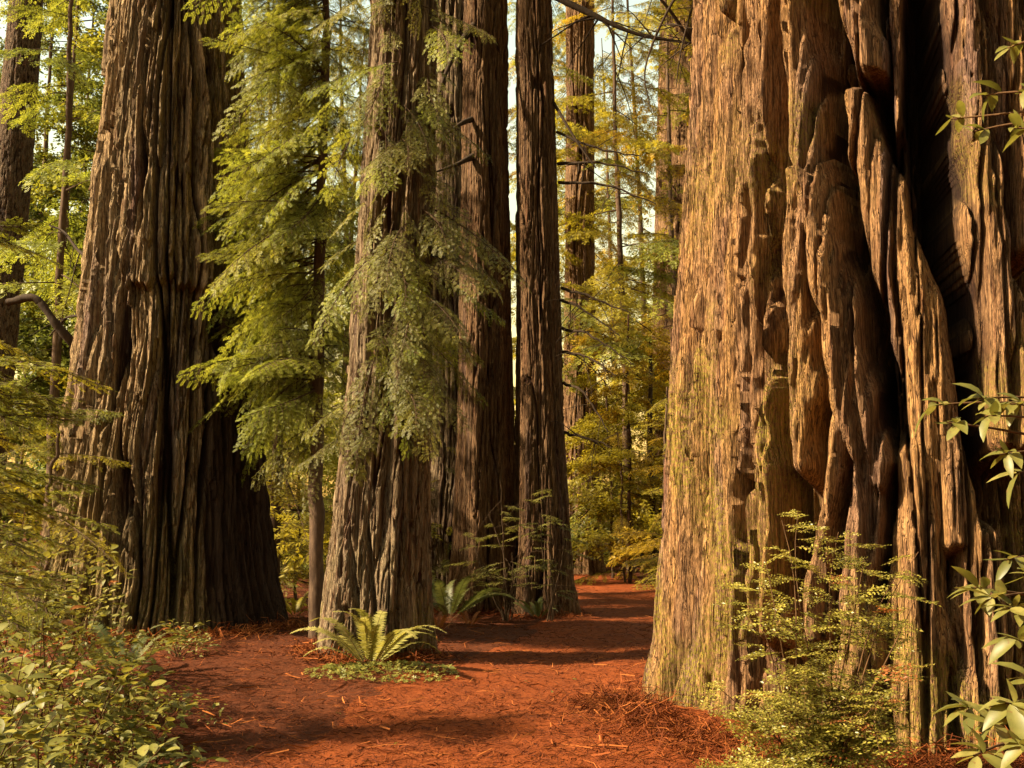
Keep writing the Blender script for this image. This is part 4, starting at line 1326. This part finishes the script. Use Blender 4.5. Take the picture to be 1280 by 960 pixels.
def fern(label, px, d, size, n, seed, mat=None, group=None, azs=None):
    rg = random.Random(seed)
    x = at(px, 640, d).x
    t = thing('sword_fern', label, 'fern', (x, d, float(ground_z(x, d))), group)
    for k in range(n):
        az = azs[k] if azs else 2 * math.pi * (k + rg.uniform(-.3, .3)) / n
        pit = rg.uniform(-0.45, 0.3)
        dr = Vector((math.cos(az), math.sin(az), 0))
        e = (Matrix.Rotation(az, 3, 'Z') @ Matrix.Rotation(-pit, 3, 'Y') @ Matrix.Rotation(rg.uniform(-.3, .3), 3, 'X')).to_euler()
        o_ = link('frond', rg.choice(FROND), t, dr * 0.03, e, size * rg.uniform(0.75, 1.1))
        if mat is not None:
            o_.material_slots[1].link = 'OBJECT'
            o_.material_slots[1].material = mat
    return t


fern('pale sunlit sword fern at the foot of the slim grey redwood', 465, 10.9, 1.0, 17, 61)
fern('dull green sword fern beside the red brown pair', 562, 16.2, 1.2, 12, 62, M['fern_dim'])
fern('withered rust fern on the litter behind the slim grey redwood', 548, 14.2, 0.42, 9, 63, M['l_dead'])
fern('withered rust fern tuft below the red brown pair', 588, 15.4, 0.36, 8, 64, M['l_dead'])
fern('small fern in the gap between the slim grey redwood and the thin conifer', 372, 15.5, 0.6, 9, 65, M['n_yellow'])
fern('shaded fern against the base of the dark slender redwood', 672, 16.6, 0.6, 9, 66, M['fern_dim'])

fern('sword fern half buried in the thicket front', 120, 5.6, 0.8, 9, 67, M['fern_dim'])
fern('sword fern rising behind the thicket by the shaggy giant', 165, 10.2, 0.9, 10, 68, M['fern_dim'])
fern('rust dead fern drooping in the thicket front', 35, 5.1, 0.7, 6, 69, M['l_dead'])

# ---- leggy shrubs before the pair
def leggy(label, px, d, tips, seed, mat):
    rg = random.Random(seed)
    x = at(px, 640, d).x
    t = thing('leggy_sapling', label, 'sapling', (x, d, float(ground_z(x, d))))
    for k, (a, b) in enumerate(tips):
        p1 = at(a, b, d + rg.uniform(-.4, .3))
        p0 = t.location + Vector((rg.uniform(-.1, .1), rg.uniform(-.1, .1), -0.03))
        mid = p0.lerp(p1, 0.5) + Vector((rg.uniform(-.1, .1), 0, 0.1))
        limb(t, [p0, mid, p1], 0.014, 0.004, 'twig', 'stem', 5, 0.008, 4, seed + k)
        for q_ in range(6):
            f = rg.uniform(0.35, 1)
            put_bough(t, rg.choice(FLAT), p0.lerp(p1, f) + Vector((0, 0, 0.1 * (1 - abs(2 * f - 1)))), rg.uniform(0, 2 * math.pi), rg.uniform(-.2, .3), rg.uniform(0.28, 0.5), mat, rg.uniform(-.3, .3), 'sprig')


leggy('leggy twiggy sapling with sparse sprays in front of the red brown pair', 632, 16.4, [(610, 640), (625, 600), (650, 620), (600, 700), (668, 660), (640, 690), (585, 660)], 71, M['n_olive'])
leggy('thin sapling with scattered sprays at the dark slender redwood', 690, 16.3, [(690, 610), (705, 650), (676, 640), (700, 700)], 72, M['n_olive'])

# ---- thin trees at the bend of the path
bg_tree('young_broadleaf', 'young golden leaved tree with thin pale leaning stem at the path bend', None, at(787, 640, 24.5).x, 24.5, 6.0, 26, BROAD, [M['n_gold'], M['n_yellow']], 0.62, 1.0, 0.05, 81, 'bark_far')
bg_tree('young_broadleaf', 'spindly leaning tree with sparse yellow leaves beside the pale stemmed one', None, at(765, 640, 25.5).x, 25.5, 5.0, 18, BROAD, [M['n_yellow']], 0.6, 1.4, 0.04, 82, 'thin')
sn = thing('dead_snag', 'thin dark dead trunk standing upright by the path bend', 'snag', (at(815, 640, 25.0).x, 25.0, float(ground_z(at(815, 640, 25.0).x, 25.0))))
limb(sn, [sn.location + Vector((0, 0, -.1)), sn.location + Vector((0.03, 0, 1.2)), sn.location + Vector((-0.02, 0, 2.6)), sn.location + Vector((0.02, 0, 5.5))], 0.10, 0.04, 'limb', 'trunk', 9, 0.01, 3, 83)
for k, (px, d, h, lb) in enumerate(((349, 22, 12, 'slim bare stemmed conifer seen between the shaggy giant and the thin conifer'), (697, 26, 16, 'slim pale stemmed conifer just behind the dark slender redwood'), (62, 17, 12, 'dark stemmed conifer behind the crooked dead limb'))):
    bg_tree('slim_conifer', lb, None, at(px, 640, d).x, d, h, 24, FAR, [M['n_hem'], M['n_yellow']] if k < 2 else [M['n_green']], 0.8, 5.0, 0.10, 90 + k, 'thin')

# ---- hemlock whose sprays hang in from beyond the thicket
hx = at(-75, 640, 7.6).x
hem = thing('hemlock_tree', 'young hemlock reaching bright flat sprays over the thicket', 'tree', (hx, 7.6, float(ground_z(hx, 7.6))))
hp = [Vector((hx + 0.02 * z, 7.6, float(ground_z(hx, 7.6)) + z)) for z in np.linspace(-0.1, 6.5, 8)]
limb(hem, hp, 0.06, 0.02, 'thin', 'trunk', 9, 0.01, 0, 95)
r_ = random.Random(96)
for k in range(46):
    py = r_.choice([r_.uniform(380, 520), r_.uniform(440, 720), r_.uniform(560, 760), r_.uniform(255, 300)])
    z = at(0, py, 7.4).z
    put_bough(hem, r_.choice(FLAT), trunk_at(hp, z), r_.choice([r_.uniform(-0.8, 0.7), r_.uniform(-0.5, 0.4), r_.uniform(-2.5, 2.5)]), r_.uniform(-0.25, 0.12), r_.uniform(0.7, 1.1) * (0.6 if py < 310 else 1), M['n_hem'] if r_.random() < 0.7 else M['n_yellow'], r_.uniform(-0.3, 0.3))

# ------------------------------------------------------------------ ground cover and litter
rg = np.random.default_rng(77)


def clear_of_trunks(x, y):
    ok = np.ones_like(x, bool)
    for T, m in ((TA, 0.9), (TB, 0.92), (TC, 0.85), (TD, .9), (TE, .9), (TF, .9), (TI, .9), (TJ, .9)):
        ok &= (x - T.xs[0]) ** 2 + (y - T.d) ** 2 > (T.rs[1] * m) ** 2
    return ok


def strips(n, x, y, zoff, lmin, lmax, w, tilt, mat, name, label):
    N = len(x)
    l = rg.uniform(lmin, lmax, N)
    a = rg.uniform(0, 2 * math.pi, N)
    d = np.stack([np.cos(a), np.sin(a), rg.normal(0, tilt, N)], -1)
    sd = np.stack([-np.sin(a), np.cos(a), rg.normal(0, 0.5, N)], -1)
    bend = np.stack([-np.sin(a), np.cos(a), np.abs(rg.normal(0, 0.5, N))], -1) * (l * rg.normal(0, 0.12, N))[:, None]
    c = np.stack([x, y, ground_z(x, y) + 0.012 + zoff], -1)
    w = w * rg.uniform(0.6, 1.4, N)[:, None]
    l = l[:, None]
    v = np.stack([c - d * l * .5 - sd * w * .4, c - d * l * .5 + sd * w * .4, c + bend + sd * w * .5, c + bend - sd * w * .5, c + d * l * .5 - sd * w * .2, c + d * l * .5 + sd * w * .2], 1).reshape(-1, 3)
    k = np.arange(N) * 6
    q = np.concatenate([np.stack([k, k + 1, k + 2, k + 3], -1), np.stack([k + 3, k + 2, k + 5, k + 4], -1)])
    me = mesh_from(name, v, q, [mat], None, {'var': np.repeat(np.clip(rg.normal(0.5, 0.28, N), 0, 1), 6)}, False)
    o_ = link(name, me)
    o_['kind'] = 'stuff'
    o_['label'] = label
    return o_


N = 90000
d = 5.5 * (28 / 5.5) ** rg.random(N)
x = (rg.uniform(-0.52, 0.52, N)) * d
ok = clear_of_trunks(x, d)
strips(N, x[ok], d[ok], np.abs(rg.normal(0, 0.012, ok.sum())), 0.03, 0.11, 0.005, 0.22, M['litter'], 'needle_litter', 'rust red redwood needles and twigs strewn over the path and forest floor')
N = 2600
d = 5.5 * (24 / 5.5) ** rg.random(N)
x = (rg.uniform(-0.52, 0.52, N)) * d
ok = clear_of_trunks(x, d)
strips(N, x[ok], d[ok], np.abs(rg.normal(0, 0.018, ok.sum())) + 0.006, 0.10, 0.30, 0.009, 0.12, M['litter'], 'twig_litter', 'longer fallen redwood twigs scattered on the litter')
# duff heaped round the root flare
N = 7000
a = rg.uniform(math.pi, 1.75 * math.pi, N)
rr = float(TB.rs[0]) * (1.0 + np.abs(rg.normal(0, 0.16, N)))
x = TB.xs[0] + rr * np.cos(a); y = TB.d + rr * np.sin(a)
strips(N, x, y, np.abs(rg.normal(0, 0.07, N)) * np.exp(-(rr / TB.rs[0] - 1) * 3), 0.06, 0.22, 0.006, 0.45, M['litter'], 'bark_debris', 'shredded red bark and twigs heaped round the foot of the fluted redwood')

for T, n_, lb in ((TA, 2600, 'the shaggy giant'), (TC, 1300, 'the slim grey redwood'), (TE, 1100, 'the red brown redwood'), (TF, 1100, 'the dark slender redwood')):
    a = rg.uniform(math.pi * 0.95, 2.05 * math.pi, n_)
    r0 = float(T.rs[1])
    rr = r0 * 1.0 + np.abs(rg.normal(0, 0.16, n_))
    x = T.xs[0] + rr * np.cos(a); y = T.d + rr * np.sin(a)
    strips(n_, x, y, np.abs(rg.normal(0, 0.06, n_)) * np.exp(-(rr - r0) * 5), 0.06, 0.20, 0.008, 0.45, M['litter'], 'bark_debris', 'shredded bark and twigs fallen round the foot of ' + lb)

# sorrel round the fern
N = 620
a = rg.uniform(0, 2 * math.pi, N)
rr = np.sqrt(rg.random(N))
x = at(482, 640, 10.6).x + rr * np.cos(a) * 0.74
y = 10.62 + rr * np.sin(a) * 0.42
mb = MB()
for k in range(N):
    z = float(ground_z(x[k], y[k])) + 0.02 + rg.uniform(0.01, 0.09) * (1.2 - rr[k])
    a0 = rg.uniform(0, 6.28)
    s_ = rg.uniform(0.018, 0.034)
    nv = np.array([rg.normal(0, .35), rg.normal(-.2, .35), 1.0]); nv = norm(nv)
    e1 = norm(np.cross(nv, [0.3, 1, 0])); e2 = np.cross(nv, e1)
    c = np.array([x[k], y[k], z])
    for q_ in range(3):
        b = a0 + q_ * 2.094
        dv = e1 * math.cos(b) + e2 * math.sin(b); dp = -e1 * math.sin(b) + e2 * math.cos(b)
        mb.add([c, c + dv * s_ * .9 + dp * s_ * .6, c + dv * s_ * .75, c + dv * s_ * .9 - dp * s_ * .6], [(0, 2, 1), (0, 3, 2)], None, 0, rg.random())
o = link('sorrel_ground_cover', mb.mesh('sorrel', [M['sorrel']], smooth=False))
o['kind'] = 'stuff'
o['label'] = 'low green sorrel leaves carpeting the ground round the pale fern'

# a few yellow leaves and sticks lying on the path
for k, (px, py) in enumerate(((420, 882), (498, 917), (690, 855), (720, 842), (655, 845), (860, 870), (790, 795), (318, 960 - 40), (560, 815), (812, 825))):
    d = 1.55 * F_PX / (py - 640)
    p = at(px, py, d)
    p.z = float(ground_z(p.x, p.y)) + 0.035
    tag(link('fallen_leaf', RH_LEAF[k % 3], None, p, (rnd.uniform(-.3, .3), rnd.uniform(-.3, .3), rnd.uniform(0, 6)), 0.8), 'small fallen yellow leaf lying on the rust red litter', 'leaf', 'fallen leaves on the litter')
print('details done')
